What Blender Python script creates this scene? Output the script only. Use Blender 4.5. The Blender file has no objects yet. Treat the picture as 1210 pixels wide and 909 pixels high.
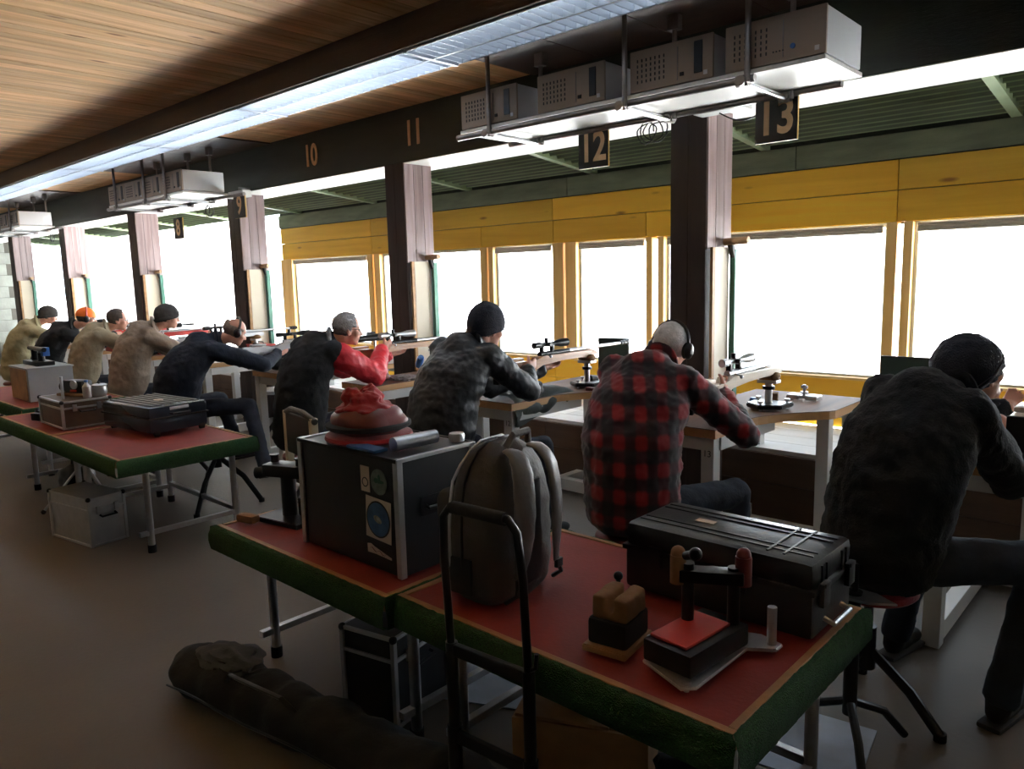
import bpy, bmesh, math, random
from mathutils import Vector, Matrix, Euler, noise
R = math.radians
rnd = random.Random(7)
SC = bpy.context.scene
COL = SC.collection

# ------------------------------------------------------------------ camera, sky, exposure
cam_d = bpy.data.cameras.new('camera'); cam = bpy.data.objects.new('camera', cam_d); COL.objects.link(cam)
cam_d.sensor_width = 36.0; cam_d.lens = 895.5 / 1210 * 36.0; cam_d.clip_start = 0.05; cam_d.clip_end = 500
cx = Vector((-375 - 605, -(351 - 454.5), -895.5)).normalized() * -1
cy = Vector((1439 - 605, -(306 - 454.5), -895.5)).normalized()
cz = cx.cross(cy).normalized(); cy = cz.cross(cx).normalized()
cam.matrix_world = Matrix.Translation((0, 0, 1.7)) @ Matrix((cx, cy, cz)).to_4x4()
SC.camera = cam

world = bpy.data.worlds.new('world'); SC.world = world; world.use_nodes = True
bg = world.node_tree.nodes['Background']
bg.inputs['Color'].default_value = (0.80, 0.90, 1.0, 1); bg.inputs['Strength'].default_value = 2.5
SC.view_settings.view_transform = 'Standard'; SC.view_settings.look = 'None'
SC.view_settings.gamma = 1; SC.view_settings.use_curve_mapping = False
SC.view_settings.exposure = 0.85
TUBE_STRENGTH = 16.0
sun_d = bpy.data.lights.new('sun', 'SUN'); sun_d.energy = 44.0; sun_d.angle = .02; sun_d.color = (1, .96, .9)
sun = bpy.data.objects.new('sun', sun_d); COL.objects.link(sun)
sun.rotation_euler = Vector((-.45, .5, -.95)).to_track_quat('-Z', 'Y').to_euler()

def area_lamp(name, loc, sx, sy, energy, color, rot=(0, 0, 0)):
    d = bpy.data.lights.new(name, 'AREA'); d.shape = 'RECTANGLE'; d.size = sx; d.size_y = sy
    d.energy = energy; d.color = color
    o = bpy.data.objects.new(name, d); o.location = loc; o.rotation_euler = rot; COL.objects.link(o); return o

# ------------------------------------------------------------------ materials
MATS = {}
def _new(name):
    m = bpy.data.materials.new(name); m.use_nodes = True
    nt = m.node_tree; b = nt.nodes['Principled BSDF']; MATS[name] = m
    return m, nt, b
def _coords(nt, scale=(1, 1, 1), rand=True):
    tc = nt.nodes.new('ShaderNodeTexCoord'); mp = nt.nodes.new('ShaderNodeMapping')
    mp.inputs['Scale'].default_value = scale
    if rand:
        oi = nt.nodes.new('ShaderNodeObjectInfo'); ad = nt.nodes.new('ShaderNodeVectorMath'); ad.operation = 'MULTIPLY_ADD'
        ad.inputs[1].default_value = (7.3, 5.1, 3.7)
        cb = nt.nodes.new('ShaderNodeCombineXYZ')
        for i in range(3): nt.links.new(oi.outputs['Random'], cb.inputs[i])
        nt.links.new(cb.outputs[0], ad.inputs[0]); nt.links.new(tc.outputs['Object'], ad.inputs[2])
        nt.links.new(ad.outputs[0], mp.inputs['Vector'])
    else:
        nt.links.new(tc.outputs['Object'], mp.inputs['Vector'])
    return mp
def mat(name, col, rough=.6, metal=0., var=.25, scale=6., bump=.15, bscale=60., aniso=(1, 1, 1), spec=None, detail=4., sheen=0.):
    if name in MATS: return MATS[name]
    m, nt, b = _new(name)
    mp = _coords(nt, aniso)
    n = nt.nodes.new('ShaderNodeTexNoise'); n.inputs['Scale'].default_value = scale; n.inputs['Detail'].default_value = detail
    nt.links.new(mp.outputs[0], n.inputs['Vector'])
    r = nt.nodes.new('ShaderNodeValToRGB'); r.color_ramp.elements[0].position = .3; r.color_ramp.elements[1].position = .7
    d = tuple(max(0, c * (1 - var)) for c in col); u = tuple(min(1, c * (1 + var * .7)) for c in col)
    r.color_ramp.elements[0].color = (*d, 1); r.color_ramp.elements[1].color = (*u, 1)
    nt.links.new(n.outputs['Fac'], r.inputs[0]); nt.links.new(r.outputs[0], b.inputs['Base Color'])
    b.inputs['Roughness'].default_value = rough; b.inputs['Metallic'].default_value = metal
    if spec is not None: b.inputs['Specular IOR Level'].default_value = spec
    if sheen: b.inputs['Sheen Weight'].default_value = sheen
    if bump:
        n2 = nt.nodes.new('ShaderNodeTexNoise'); n2.inputs['Scale'].default_value = bscale; n2.inputs['Detail'].default_value = 3
        nt.links.new(mp.outputs[0], n2.inputs['Vector'])
        bp = nt.nodes.new('ShaderNodeBump'); bp.inputs['Strength'].default_value = bump; bp.inputs['Distance'].default_value = .01
        nt.links.new(n2.outputs['Fac'], bp.inputs['Height']); nt.links.new(bp.outputs[0], b.inputs['Normal'])
    return m
def wood(name, c1, c2, axis='X', rough=.55, scale=1., knots=True, randb=.18):
    """grain running along one object axis, with knots and a shade of its own for every board"""
    if name in MATS: return MATS[name]
    m, nt, b = _new(name)
    s = {'X': (.6, 9, 9), 'Y': (9, .6, 9), 'Z': (9, 9, .6)}[axis]
    mp = _coords(nt, tuple(v * scale for v in s))
    n = nt.nodes.new('ShaderNodeTexNoise'); n.inputs['Scale'].default_value = 2.2; n.inputs['Detail'].default_value = 6; n.inputs['Distortion'].default_value = .6
    nt.links.new(mp.outputs[0], n.inputs['Vector'])
    r = nt.nodes.new('ShaderNodeValToRGB'); r.color_ramp.elements[0].position = .32; r.color_ramp.elements[1].position = .68
    r.color_ramp.elements[0].color = (*c1, 1); r.color_ramp.elements[1].color = (*c2, 1)
    nt.links.new(n.outputs['Fac'], r.inputs[0]); out = r.outputs[0]
    if knots:
        s2 = {'X': (1.6, 6, 6), 'Y': (6, 1.6, 6), 'Z': (6, 6, 1.6)}[axis]
        mp2 = _coords(nt, s2); v = nt.nodes.new('ShaderNodeTexVoronoi'); v.inputs['Scale'].default_value = 1.0
        nt.links.new(mp2.outputs[0], v.inputs['Vector'])
        kr = nt.nodes.new('ShaderNodeValToRGB'); kr.color_ramp.elements[0].position = .05; kr.color_ramp.elements[1].position = .12
        kr.color_ramp.elements[0].color = (.45, .3, .2, 1); kr.color_ramp.elements[1].color = (1, 1, 1, 1)
        nt.links.new(v.outputs['Distance'], kr.inputs[0])
        mx = nt.nodes.new('ShaderNodeMix'); mx.data_type = 'RGBA'; mx.blend_type = 'MULTIPLY'; mx.inputs[0].default_value = 1
        nt.links.new(out, mx.inputs[6]); nt.links.new(kr.outputs[0], mx.inputs[7]); out = mx.outputs[2]
    oi = nt.nodes.new('ShaderNodeObjectInfo'); mr = nt.nodes.new('ShaderNodeMapRange')
    mr.inputs['To Min'].default_value = 1 - randb; mr.inputs['To Max'].default_value = 1 + randb
    nt.links.new(oi.outputs['Random'], mr.inputs['Value'])
    hs = nt.nodes.new('ShaderNodeHueSaturation'); nt.links.new(out, hs.inputs['Color']); nt.links.new(mr.outputs[0], hs.inputs['Value'])
    nt.links.new(hs.outputs[0], b.inputs['Base Color']); b.inputs['Roughness'].default_value = rough
    bp = nt.nodes.new('ShaderNodeBump'); bp.inputs['Strength'].default_value = .12; bp.inputs['Distance'].default_value = .01
    nt.links.new(n.outputs['Fac'], bp.inputs['Height']); nt.links.new(bp.outputs[0], b.inputs['Normal'])
    return m
def emit(name, col, s):
    if name in MATS: return MATS[name]
    m, nt, b = _new(name); b.inputs['Base Color'].default_value = (*col, 1)
    b.inputs['Emission Color'].default_value = (*col, 1); b.inputs['Emission Strength'].default_value = s; return m
def glass(name, tint=(1, 1, 1)):
    if name in MATS: return MATS[name]
    m, nt, b = _new(name); nt.nodes.remove(b); o = nt.nodes['Material Output']
    t = nt.nodes.new('ShaderNodeBsdfTransparent'); t.inputs[0].default_value = (*tint, 1)
    g = nt.nodes.new('ShaderNodeBsdfGlossy'); g.inputs['Roughness'].default_value = .02
    lf = nt.nodes.new('ShaderNodeLayerWeight'); lf.inputs[0].default_value = .5
    pw = nt.nodes.new('ShaderNodeMath'); pw.operation = 'POWER'; pw.inputs[1].default_value = 5; nt.links.new(lf.outputs['Facing'], pw.inputs[0])
    lw = nt.nodes.new('ShaderNodeMath'); lw.operation = 'MULTIPLY_ADD'; lw.inputs[1].default_value = .5; lw.inputs[2].default_value = .03; nt.links.new(pw.outputs[0], lw.inputs[0])
    x = nt.nodes.new('ShaderNodeMixShader'); nt.links.new(lw.outputs[0], x.inputs[0]); nt.links.new(t.outputs[0], x.inputs[1]); nt.links.new(g.outputs[0], x.inputs[2])
    nt.links.new(x.outputs[0], o.inputs[0]); return m
def plaid():
    m, nt, b = _new('red and black plaid wool')
    tc = nt.nodes.new('ShaderNodeTexCoord'); sp = nt.nodes.new('ShaderNodeSeparateXYZ')
    nt.links.new(tc.outputs['Object'], sp.inputs[0])
    def band(src, off):
        a = nt.nodes.new('ShaderNodeMath'); a.operation = 'ADD'; a.inputs[1].default_value = off; nt.links.new(src, a.inputs[0])
        p = nt.nodes.new('ShaderNodeMath'); p.operation = 'PINGPONG'; p.inputs[1].default_value = .063; nt.links.new(a.outputs[0], p.inputs[0])
        r = nt.nodes.new('ShaderNodeMapRange'); r.inputs['From Min'].default_value = .022; r.inputs['From Max'].default_value = .040; nt.links.new(p.outputs[0], r.inputs['Value'])
        return r.outputs[0]
    a = nt.nodes.new('ShaderNodeMath'); a.operation = 'ADD'
    sx = nt.nodes.new('ShaderNodeMath'); sx.operation = 'MULTIPLY_ADD'; sx.inputs[1].default_value = .75
    nt.links.new(sp.outputs[1], sx.inputs[0]); nt.links.new(sp.outputs[0], sx.inputs[2])
    nt.links.new(band(sx.outputs[0], .02), a.inputs[0]); nt.links.new(band(sp.outputs[2], .01), a.inputs[1])
    h = nt.nodes.new('ShaderNodeMath'); h.operation = 'MULTIPLY'; h.inputs[1].default_value = .5; nt.links.new(a.outputs[0], h.inputs[0])
    r = nt.nodes.new('ShaderNodeValToRGB'); e = r.color_ramp.elements
    e[0].position = .1; e[0].color = (.012, .01, .014, 1); e[1].position = .9; e[1].color = (.25, .007, .012, 1)
    k = e.new(.5); k.color = (.045, .006, .012, 1)
    nt.links.new(h.outputs[0], r.inputs[0]); nt.links.new(r.outputs[0], b.inputs['Base Color']); b.inputs['Roughness'].default_value = .9
    b.inputs['Sheen Weight'].default_value = .3
    return m

M = dict(
 concrete=mat('floor concrete', (.13, .108, .085), .5, 0, .16, 1.1, .1, 40, spec=.3),
 wall=mat('grey wall plaster', (.13, .12, .10), .9, 0, .1, 3),
 block=mat('weathered concrete block', (.33, .34, .30), .9, 0, .2, 3, .4, 20),
 whitewall=mat('white plaster wall', (.85, .87, .86), .9, 0, .04, 2, .1, 10),
 pine=wood('varnished pine boards', (.60, .32, .12), (.86, .54, .25), 'Y', .6),
 beam=mat('dark green stained timber', (.022, .027, .018), .55, 0, .3, 3, .2, 30, (1, 6, 6)),
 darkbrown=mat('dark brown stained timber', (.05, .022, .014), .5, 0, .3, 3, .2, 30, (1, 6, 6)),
 pillarlit=wood('window lit brown stained planks', (.20, .135, .13), (.34, .26, .26), 'Z', .35, 1, False),  # window light on the pillar sides painted in as a paler stain
 pillarbacklit=mat('backlit brown stained timber', (.035, .018, .014), .55, 0, .3, 4, .2, 30, (6, 6, 1)),  # shade of the backlit pillar fronts painted into this dark tone
 yellow=wood('yellow varnished spruce boards', (.80, .40, .012), (.95, .54, .03), 'X', .45, .5),
 yellowpost=wood('yellow varnished spruce post', (.80, .45, .12), (.95, .62, .24), 'Z', .45, .5, False),
 louver=mat('green painted roof fin', (.15, .18, .12), .6, 0, .25, 3),
 louveredge=mat('pale green rafter', (.30, .38, .22), .6, 0, .15, 3),
 greenboard=mat('green stained board', (.20, .22, .15), .6, 0, .25, 3, .15, 30, (1, 5, 5)),
 ledge=wood('pale timber ledge board', (.80, .79, .77), (.92, .91, .90), 'X', .6, .6),
 panel=wood('brown parapet board', (.075, .042, .025), (.12, .07, .042), 'X', .55, .6),
 white=mat('white painted steel', (.62, .63, .62), .4, 0, .06, 5, 0),
 whiteboard=mat('white laminate', (.75, .74, .70), .4, 0, .04, 4, 0),
 benchtop=wood('brown bench top', (.13, .06, .035), (.22, .11, .062), 'Y', .62, .6, False),
 benchedge=wood('orange brown bench edge', (.34, .17, .06), (.50, .28, .11), 'Y', .5, .6, False),
 red=mat('red table covering', (.24, .024, .016), .6, 0, .18, 5, .1, 80),
 lip=mat('worn wooden table lip', (.36, .19, .08), .6, 0, .25, 9),
 carpet=mat('green artificial turf edging', (.018, .075, .015), .95, 0, .5, 160, 1.0, 260),
 chrome=mat('brushed steel', (.55, .56, .58), .28, 1, .1, 20, 0),
 alu=mat('aluminium', (.60, .61, .63), .35, .9, .08, 20, .03),
 pipe=mat('grey steel pipe', (.30, .28, .27), .35, .8, .15, 15, 0),
 pc=mat('beige computer plastic', (.34, .27, .21), .5, 0, .05, 3, 0),
 pcside=mat('pale grey computer casing', (.55, .56, .57), .45, 0, .05, 3, 0),
 black=mat('black plastic', (.012, .012, .014), .4, 0, .2, 8, .05),
 blackmetal=mat('black steel', (.014, .014, .015), .32, .4, .2, 8, .03),
 rubber=mat('black rubber', (.01, .01, .01), .8, 0, .2, 8),
 skin=mat('skin', (.55, .27, .19), .5, 0, .12, 12, .05, 90),
 gold=mat('tan painted numeral', (.74, .50, .28), .6, 0, .1, 20, 0),
 signface=mat('black sign board', (.012, .011, .012), .5, 0, .2, 5, 0),
 signedge=mat('yellow wood sign edge', (.60, .38, .08), .5, 0, .1, 5, 0),
 cream=mat('cream painted board', (.62, .55, .42), .5, 0, .06, 4, 0),
 greenmetal=mat('green painted steel', (.045, .16, .11), .4, .2, .1, 5, 0),
 rodwood=wood('turned wooden bar', (.36, .20, .10), (.55, .36, .2), 'X', .5, 1, False),
 redplastic=mat('red plastic', (.50, .03, .02), .4, 0, .08, 5, 0),
 redcloth=mat('red cloth', (.38, .014, .022), .85, 0, .15, 12, .3, 60, sheen=.3),
 maroon=mat('maroon leather', (.14, .022, .022), .45, 0, .2, 9, .1),
 blueplastic=mat('blue plastic', (.03, .13, .42), .4, 0, .1, 5, 0),
 stockwood=wood('walnut rifle stock', (.28, .12, .05), (.48, .25, .11), 'Y', .3, 1.4, False),
 stockpale=wood('pale laminated rifle stock', (.52, .40, .28), (.74, .64, .5), 'Y', .3, 1.4, False),
 stockgrey=mat('silver painted rifle stock', (.42, .43, .45), .3, .3, .08, 6, 0),
 lens=mat('dark coated lens', (.02, .03, .05), .05, 0, 0, 3, 0),
 tan=mat('tan suede', (.22, .115, .05), .85, 0, .2, 10, .2),
 browncase=mat('brown scratched case shell', (.13, .085, .06), .45, .3, .2, 12, .1),
 greycase=mat('ribbed suitcase lid', (.085, .085, .07), .35, .2, .15, 8, .05),
 suitcase=mat('glossy blue black suitcase shell', (.035, .045, .062), .2, .1, .15, 8, 0),
 boxgrey=mat('light grey painted plywood', (.33, .35, .36), .6, 0, .08, 6, .05),
 backpack=mat('grey brown nylon', (.065, .056, .05), .6, 0, .2, 14, .25, 90),
 backpack2=mat('shiny grey nylon', (.15, .14, .14), .38, 0, .15, 14, .2, 70),
 snow=mat('snow', (.9, .92, .95), .9, 0, .06, .4, .2, 3),
 paper=mat('off white paper', (.60, .52, .42), .8, 0, .08, 12, 0),
 glass=glass('window glass', (.97, .99, 1)),
 tube=emit('fluorescent tube', (.85, .93, 1.0), TUBE_STRENGTH),
 lampblade=mat('satin lamp reflector', (.46, .50, .56), .4, .35, .03, 5, 0),
)

# ------------------------------------------------------------------ mesh builder
class MB:
    def __init__(s): s.bm = bmesh.new()
    def _xf(s, vs, m):
        for v in vs: v.co = m @ v.co
    def box(s, c, d, rot=None, bev=0, taper=None):
        g = bmesh.ops.create_cube(s.bm, size=1)['verts']
        for v in g:
            v.co = Vector((v.co.x * d[0], v.co.y * d[1], v.co.z * d[2]))
            if taper and v.co.z > 0: v.co.x *= taper; v.co.y *= taper
        if bev:
            es = list({e for v in g for e in v.link_edges})
            r = bmesh.ops.bevel(s.bm, geom=es, offset=bev, segments=2, affect='EDGES', profile=.6)
            g = list({v for f in r['faces'] for v in f.verts} | {v for v in g if v.is_valid})
        m = Matrix.Translation(c)
        if rot is not None: m = m @ (rot.to_4x4() if isinstance(rot, Matrix) else Euler(rot).to_matrix().to_4x4())
        s._xf(g, m); return s
    def cyl(s, p0, p1, r0, r1=None, n=14, cap=True):
        p0 = Vector(p0); p1 = Vector(p1); r1 = r0 if r1 is None else r1
        d = p1 - p0
        if d.length < 1e-6: return s
        q = d.to_track_quat('Z', 'Y').to_matrix()
        a = [s.bm.verts.new(p0 + q @ Vector((r0 * math.cos(t), r0 * math.sin(t), 0))) for t in [2 * math.pi * i / n for i in range(n)]]
        b = [s.bm.verts.new(p1 + q @ Vector((r1 * math.cos(t), r1 * math.sin(t), 0))) for t in [2 * math.pi * i / n for i in range(n)]]
        for i in range(n): s.bm.faces.new((a[i], a[(i + 1) % n], b[(i + 1) % n], b[i]))
        if cap: s.bm.faces.new(a[::-1]); s.bm.faces.new(b)
        return s
    def uv(s, u, v):
        new = s.bm.verts.new; fn = s.bm.faces.new
        top = new((0, 0, 1)); bot = new((0, 0, -1)); rg = []
        for k in range(1, v):
            a = math.pi * k / v; r_, z = math.sin(a), math.cos(a)
            rg.append([new((r_ * math.cos(2 * math.pi * i / u), r_ * math.sin(2 * math.pi * i / u), z)) for i in range(u)])
        for i in range(u):
            n = (i + 1) % u; fn((top, rg[0][i], rg[0][n])); fn((bot, rg[-1][n], rg[-1][i]))
            for A, B in zip(rg, rg[1:]): fn((A[i], B[i], B[n], A[n]))
        return [top, bot] + [q for r_ in rg for q in r_]
    def sph(s, c, r, rot=None, u=16, v=10):
        if not hasattr(r, '__len__'): r = (r, r, r)
        g = s.uv(u, v)
        m = Matrix.Translation(c)
        if rot is not None: m = m @ (rot.to_4x4() if isinstance(rot, Matrix) else Euler(rot).to_matrix().to_4x4())
        s._xf(g, m @ Matrix.Diagonal((*r, 1))); return s
    def cap(s, p0, p1, r0, r1=None, n=14):
        r1 = r0 if r1 is None else r1
        s.cyl(p0, p1, r0, r1, n); s.sph(p0, r0, u=n, v=8); s.sph(p1, r1, u=n, v=8); return s
    def tube(s, pts, r, n=8, closed=False, flat=None):
        pts = [Vector(p) for p in pts]; k = len(pts); rings = []
        up = Vector((0, 0, 1)); prev = None
        for i, p in enumerate(pts):
            a = pts[(i - 1) % k] if (i or closed) else p; b = pts[(i + 1) % k] if (i < k - 1 or closed) else p
            t = (b - a).normalized()
            if prev is None:
                x = t.orthogonal() if abs(t.z) > .95 else t.cross(up)
            else: x = prev - t * prev.dot(t)
            x.normalize(); prev = x; y = t.cross(x)
            rr = r[i] if hasattr(r, '__len__') else r
            ry = rr * (flat or 1)
            rings.append([s.bm.verts.new(p + x * rr * math.cos(2 * math.pi * j / n) + y * ry * math.sin(2 * math.pi * j / n)) for j in range(n)])
        for i in range(k if closed else k - 1):
            A = rings[i]; B = rings[(i + 1) % k]
            for j in range(n): s.bm.faces.new((A[j], A[(j + 1) % n], B[(j + 1) % n], B[j]))
        if not closed: s.bm.faces.new(rings[0][::-1]); s.bm.faces.new(rings[-1])
        return s
    def lathe(s, prof, c=(0, 0, 0), n=24, rot=None):
        m = Matrix.Translation(c)
        if rot is not None: m = m @ Euler(rot).to_matrix().to_4x4()
        rings = [[s.bm.verts.new(m @ Vector((r * math.cos(2 * math.pi * j / n), r * math.sin(2 * math.pi * j / n), z))) for j in range(n)] for r, z in prof]
        for A, B in zip(rings, rings[1:]):
            for j in range(n): s.bm.faces.new((A[j], A[(j + 1) % n], B[(j + 1) % n], B[j]))
        if prof[0][0] > 1e-5: s.bm.faces.new(rings[0][::-1])
        if prof[-1][0] > 1e-5: s.bm.faces.new(rings[-1])
        return s
    def prism(s, pts, d0, d1, axis='Z', bev=0):
        f = {'Z': lambda p, d: (p[0], p[1], d), 'X': lambda p, d: (d, p[0], p[1]), 'Y': lambda p, d: (p[0], d, p[1])}[axis]
        a = [s.bm.verts.new(f(p, d0)) for p in pts]; b = [s.bm.verts.new(f(p, d1)) for p in pts]; n = len(pts)
        fs = [s.bm.faces.new((a[i], a[(i + 1) % n], b[(i + 1) % n], b[i])) for i in range(n)]
        fs += [s.bm.faces.new(a[::-1]), s.bm.faces.new(b)]
        if bev:
            es = list({e for f_ in fs for e in f_.edges}); bmesh.ops.bevel(s.bm, geom=es, offset=bev, segments=2, affect='EDGES')
        return s
    def build(s, name, m, parent=None, smooth=True, loc=None, ang=35):
        bmesh.ops.recalc_face_normals(s.bm, faces=s.bm.faces)
        me = bpy.data.meshes.new(name); s.bm.to_mesh(me); s.bm.free()
        me.materials.append(m)
        if smooth:
            me.polygons.foreach_set('use_smooth', [True] * len(me.polygons))
            try: me.set_sharp_from_angle(angle=R(ang))
            except Exception: pass
        return link(name, me, parent, loc)
def link(name, me, parent=None, loc=None):
    o = bpy.data.objects.new(name, me); COL.objects.link(o)
    if parent is not None: o.parent = parent
    if loc is not None: o.location = loc
    return o
def remesh(o, vox, it=4, fac=.6, disp=None):
    md = o.modifiers.new('r', 'REMESH'); md.mode = 'VOXEL'; md.voxel_size = vox; md.use_smooth_shade = True
    if it: ms = o.modifiers.new('s', 'SMOOTH'); ms.iterations = it; ms.factor = fac
    dg = bpy.context.evaluated_depsgraph_get(); dg.update()
    me = bpy.data.meshes.new_from_object(o.evaluated_get(dg)); o.modifiers.clear()
    mt = o.data.materials[0]; old = o.data
    me.materials.clear(); me.materials.append(mt)
    if disp:
        nm = [v.normal.copy() for v in me.vertices]
        for v, q in zip(me.vertices, nm): v.co += q * disp(v.co)
    me.polygons.foreach_set('use_smooth', [True] * len(me.polygons))
    o.data = me; bpy.data.meshes.remove(old); me.name = o.name
    return o
def tag(o, label=None, cat=None, group=None, kind=None):
    if label: o['label'] = label
    if cat: o['category'] = cat
    if group: o['group'] = group
    if kind: o['kind'] = kind
    return o
def thing(name, label, cat, loc=(0, 0, 0), rz=0, group=None):
    o = bpy.data.objects.new(name, None); o.empty_display_size = .05; COL.objects.link(o)
    o.location = loc; o.rotation_euler = (0, 0, rz); return tag(o, label, cat, group)
def struct(name, mb, m, parent=None, smooth=False):
    o = mb.build(name, m, parent, smooth)
    if parent is None: o['kind'] = 'structure'
    return o
def sroot(name):
    o = bpy.data.objects.new(name, None); COL.objects.link(o); o['kind'] = 'structure'; return o
def copy_tree(o, parent=None):
    c = o.copy(); COL.objects.link(c)
    if parent is not None: c.parent = parent
    for ch in list(o.children): copy_tree(ch, c)
    return c
def text(name, body, size, m, parent, loc, rot, extrude=.002, bold=0.0):
    cu = bpy.data.curves.new(name, 'FONT'); cu.body = body; cu.size = size; cu.extrude = extrude; cu.offset = bold
    cu.align_x = 'CENTER'; cu.align_y = 'CENTER'; cu.resolution_u = 4
    o = bpy.data.objects.new(name, cu); COL.objects.link(o)
    dg = bpy.context.evaluated_depsgraph_get(); dg.update()
    me = bpy.data.meshes.new_from_object(o.evaluated_get(dg)); bpy.data.objects.remove(o)
    me.materials.clear(); me.materials.append(m)
    o = link(name, me, parent, loc); o.rotation_euler = rot; return o
def unitbox(name, d, m, bev=0):
    mb = MB(); mb.box((0, 0, 0), d, bev=bev); o = mb.build(name, m, None, False); me = o.data; bpy.data.objects.remove(o); return me

# ------------------------------------------------------------------ the setting
XL, XR, YB = -20.0, 1.6, -1.6
YBEAM, YW = 4.36, 5.85
struct('floor', MB().box(((XL + XR) / 2, (YB + 5.0) / 2, -.05), (XR - XL, 5.0 - YB, .1)), M['concrete'])
struct('wall_back', MB().box(((XL + XR) / 2, YB - .1, 1.6), (XR - XL, .2, 3.3)), M['wall'])
struct('wall_right', MB().box((XR + .1, (YB + 6) / 2, 1.6), (.2, 6 - YB + .2, 3.3)), M['wall'])
wl = sroot('wall_left')
bme = unitbox('block', (.2, .59, .245), M['block'], .008)
for r_ in range(13):
    for k in range(11):
        link('block', bme, wl, (XL - .1, YB + .3 + k * .6 + (r_ % 2) * .3, .125 + r_ * .25))
MB().box((XL - .12, (YB + 5) / 2, 1.6), (.18, 5 - YB + .6, 3.2)).build('mortar_bed', M['wall'], wl, False)

# pine ceiling: a plank every 10 cm
ce = sroot('ceiling')
pme = unitbox('plank', (.097, YBEAM - YB + .1, .02), M['pine'], .003)
n = int((XR - XL) / .1)
for i in range(n):
    link('plank', pme, ce, (XL + .05 + i * .1, (YBEAM + YB) / 2, 3.16 + rnd.uniform(-.0012, .0012)))
MB().box(((XL + XR) / 2, (YB + YBEAM) / 2, 3.20), (XR - XL + .4, YBEAM - YB + .4, .05)).build('backing', M['darkbrown'], ce, False)
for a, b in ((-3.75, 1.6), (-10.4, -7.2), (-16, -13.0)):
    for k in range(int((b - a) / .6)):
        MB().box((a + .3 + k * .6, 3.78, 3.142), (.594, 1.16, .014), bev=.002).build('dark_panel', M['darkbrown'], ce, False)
# beams
for nm, y, w, z0, m_ in (('beam', YBEAM + .25, .5, 2.70, 'beam'), ('beam', 3.035, .30, 3.035, 'darkbrown')):
    b_ = struct('trim_1' if y > 4 else ('trim_2' if y > 2 else 'trim_3'), MB().box(((XL + XR) / 2, y, (z0 + 3.15) / 2), (XR - XL, w, 3.15 - z0), bev=.006), M[m_])
    if y > 4: beam = b_
MB().box(((XL + XR) / 2, YBEAM + .25, 2.696), (XR - XL, .49, .006)).build('lit_soffit', M['whiteboard'], beam, False)  # beam's underside painted white for the window light falling on it
for s_, x in (('10', -6.66), ('11', -5.10)):
    text('lane_number', s_, .29, M['gold'], beam, (x, YBEAM - .003, 2.92), (R(90), 0, 0), .003, .006).scale = (.8, 1, 1)

for y_ in (2.775, 3.195): struct('trim_%d' % (5 if y_ < 3 else 6), MB().box(((XL + XR) / 2, y_, 2.985), (XR - XL, .018, .125), bev=.003), M['darkbrown'])
# louvred green roof outside the beam
ro = sroot('roof_louvre')
def rz(y): return 2.75 - (y - 4.6) * .11
RAFT = [-1.0 + 1.65 * k for k in range(1, -12, -1)]
for x in RAFT:
    mb = MB(); mb.prism([(4.86, rz(4.86)), (5.9, rz(5.9)), (5.9, rz(5.9) + .13), (4.86, rz(4.86) + .13)], x - .03, x + .03, 'X'); mb.build('rafter', M['louveredge'], ro, False)
fme = unitbox('fin', (1.58, .022, .085), M['louver'], .003)
lme = unitbox('fin_edge', (1.58, .024, .008), M['louveredge'])
for x in RAFT[:-1]:
    for k in range(9):
        y = 4.95 + k * .1
        f_ = link('fin', fme, ro, (x - .825, y, rz(y) + .065)); f_.rotation_euler = (R(18), 0, 0)
        link('fin_edge', lme, f_, (0, 0, -.046))
MB().box(((XL + XR) / 2, 5.4, 2.93), (XR - XL, 1.3, .04)).build('roof_deck', M['beam'], ro, False)
fa = sroot('fascia')
xs = [1.6, -.3, -2.4, -4.6, -6.8, -9.78]
for a, b in zip(xs, xs[1:]):
    MB().box(((a + b) / 2, YW - .03, 2.53), (a - b - .006, .03, .17), bev=.003).build('board', M['greenboard'], fa, False)
MB().box((-4.1, YW + .02, 2.6), (11.4, .05, .34)).build('backing', M['beam'], fa, False)

# window wall: yellow boards, posts, panes
ww = sroot('wall_window')
def board(x0, x1, z0, z1, y=YW, nm='board'):
    MB().box(((x0 + x1) / 2, y, (z0 + z1) / 2), (abs(x1 - x0) - .004, .04, z1 - z0 - .005), bev=.004).build(nm, M['yellow'], ww, False)
up = [1.6, -1.68, -4.8, -7.7, -9.78]; lo = [1.6, -1.68, -3.74, -4.8, -5.79, -7.7, -9.78]
for a, b in zip(up, up[1:]): board(b, a, 2.23, 2.44, YW - .005)
for a, b in zip(lo, lo[1:]): board(b, a, 2.01, 2.23)
for a, b in zip(lo, lo[1:]): board(b, a, .69, .88); board(b, a, .50, .69, YW + .004)
MB().box((-4.09, YW + .045, 2.22), (11.38, .03, .44)).build('backing', M['beam'], ww, False)  # unseen board, added to stop light leaking through the upper joints
MB().box((-4.09, YW + .045, .69), (11.38, .03, .38)).build('backing', M['beam'], ww, False)  # unseen as well, blocks light leaks between the lower boards
def post(x0, x1, y=YW, w=.1):
    MB().box(((x0 + x1) / 2, y, 1.445), (x1 - x0, w, 1.13), bev=.004).build('post', M['yellowpost'], ww, False)
for x0, x1 in ((-9.78, -9.5), (-7.77, -7.66), (-7.63, -7.52), (-5.79, -5.69), (-5.665, -5.6), (-4.79, -4.66), (-4.63, -4.50), (-3.72, -3.66), (-3.60, -3.54), (-1.735, -1.665), (-1.625, -1.565), (.25, .33)):
    post(x0, x1)
wins = [(-9.5, -7.77), (-7.52, -5.79), (-5.6, -4.79), (-4.50, -3.72), (-3.54, -1.735), (-1.565, .25), (.33, 1.6)]
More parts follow.
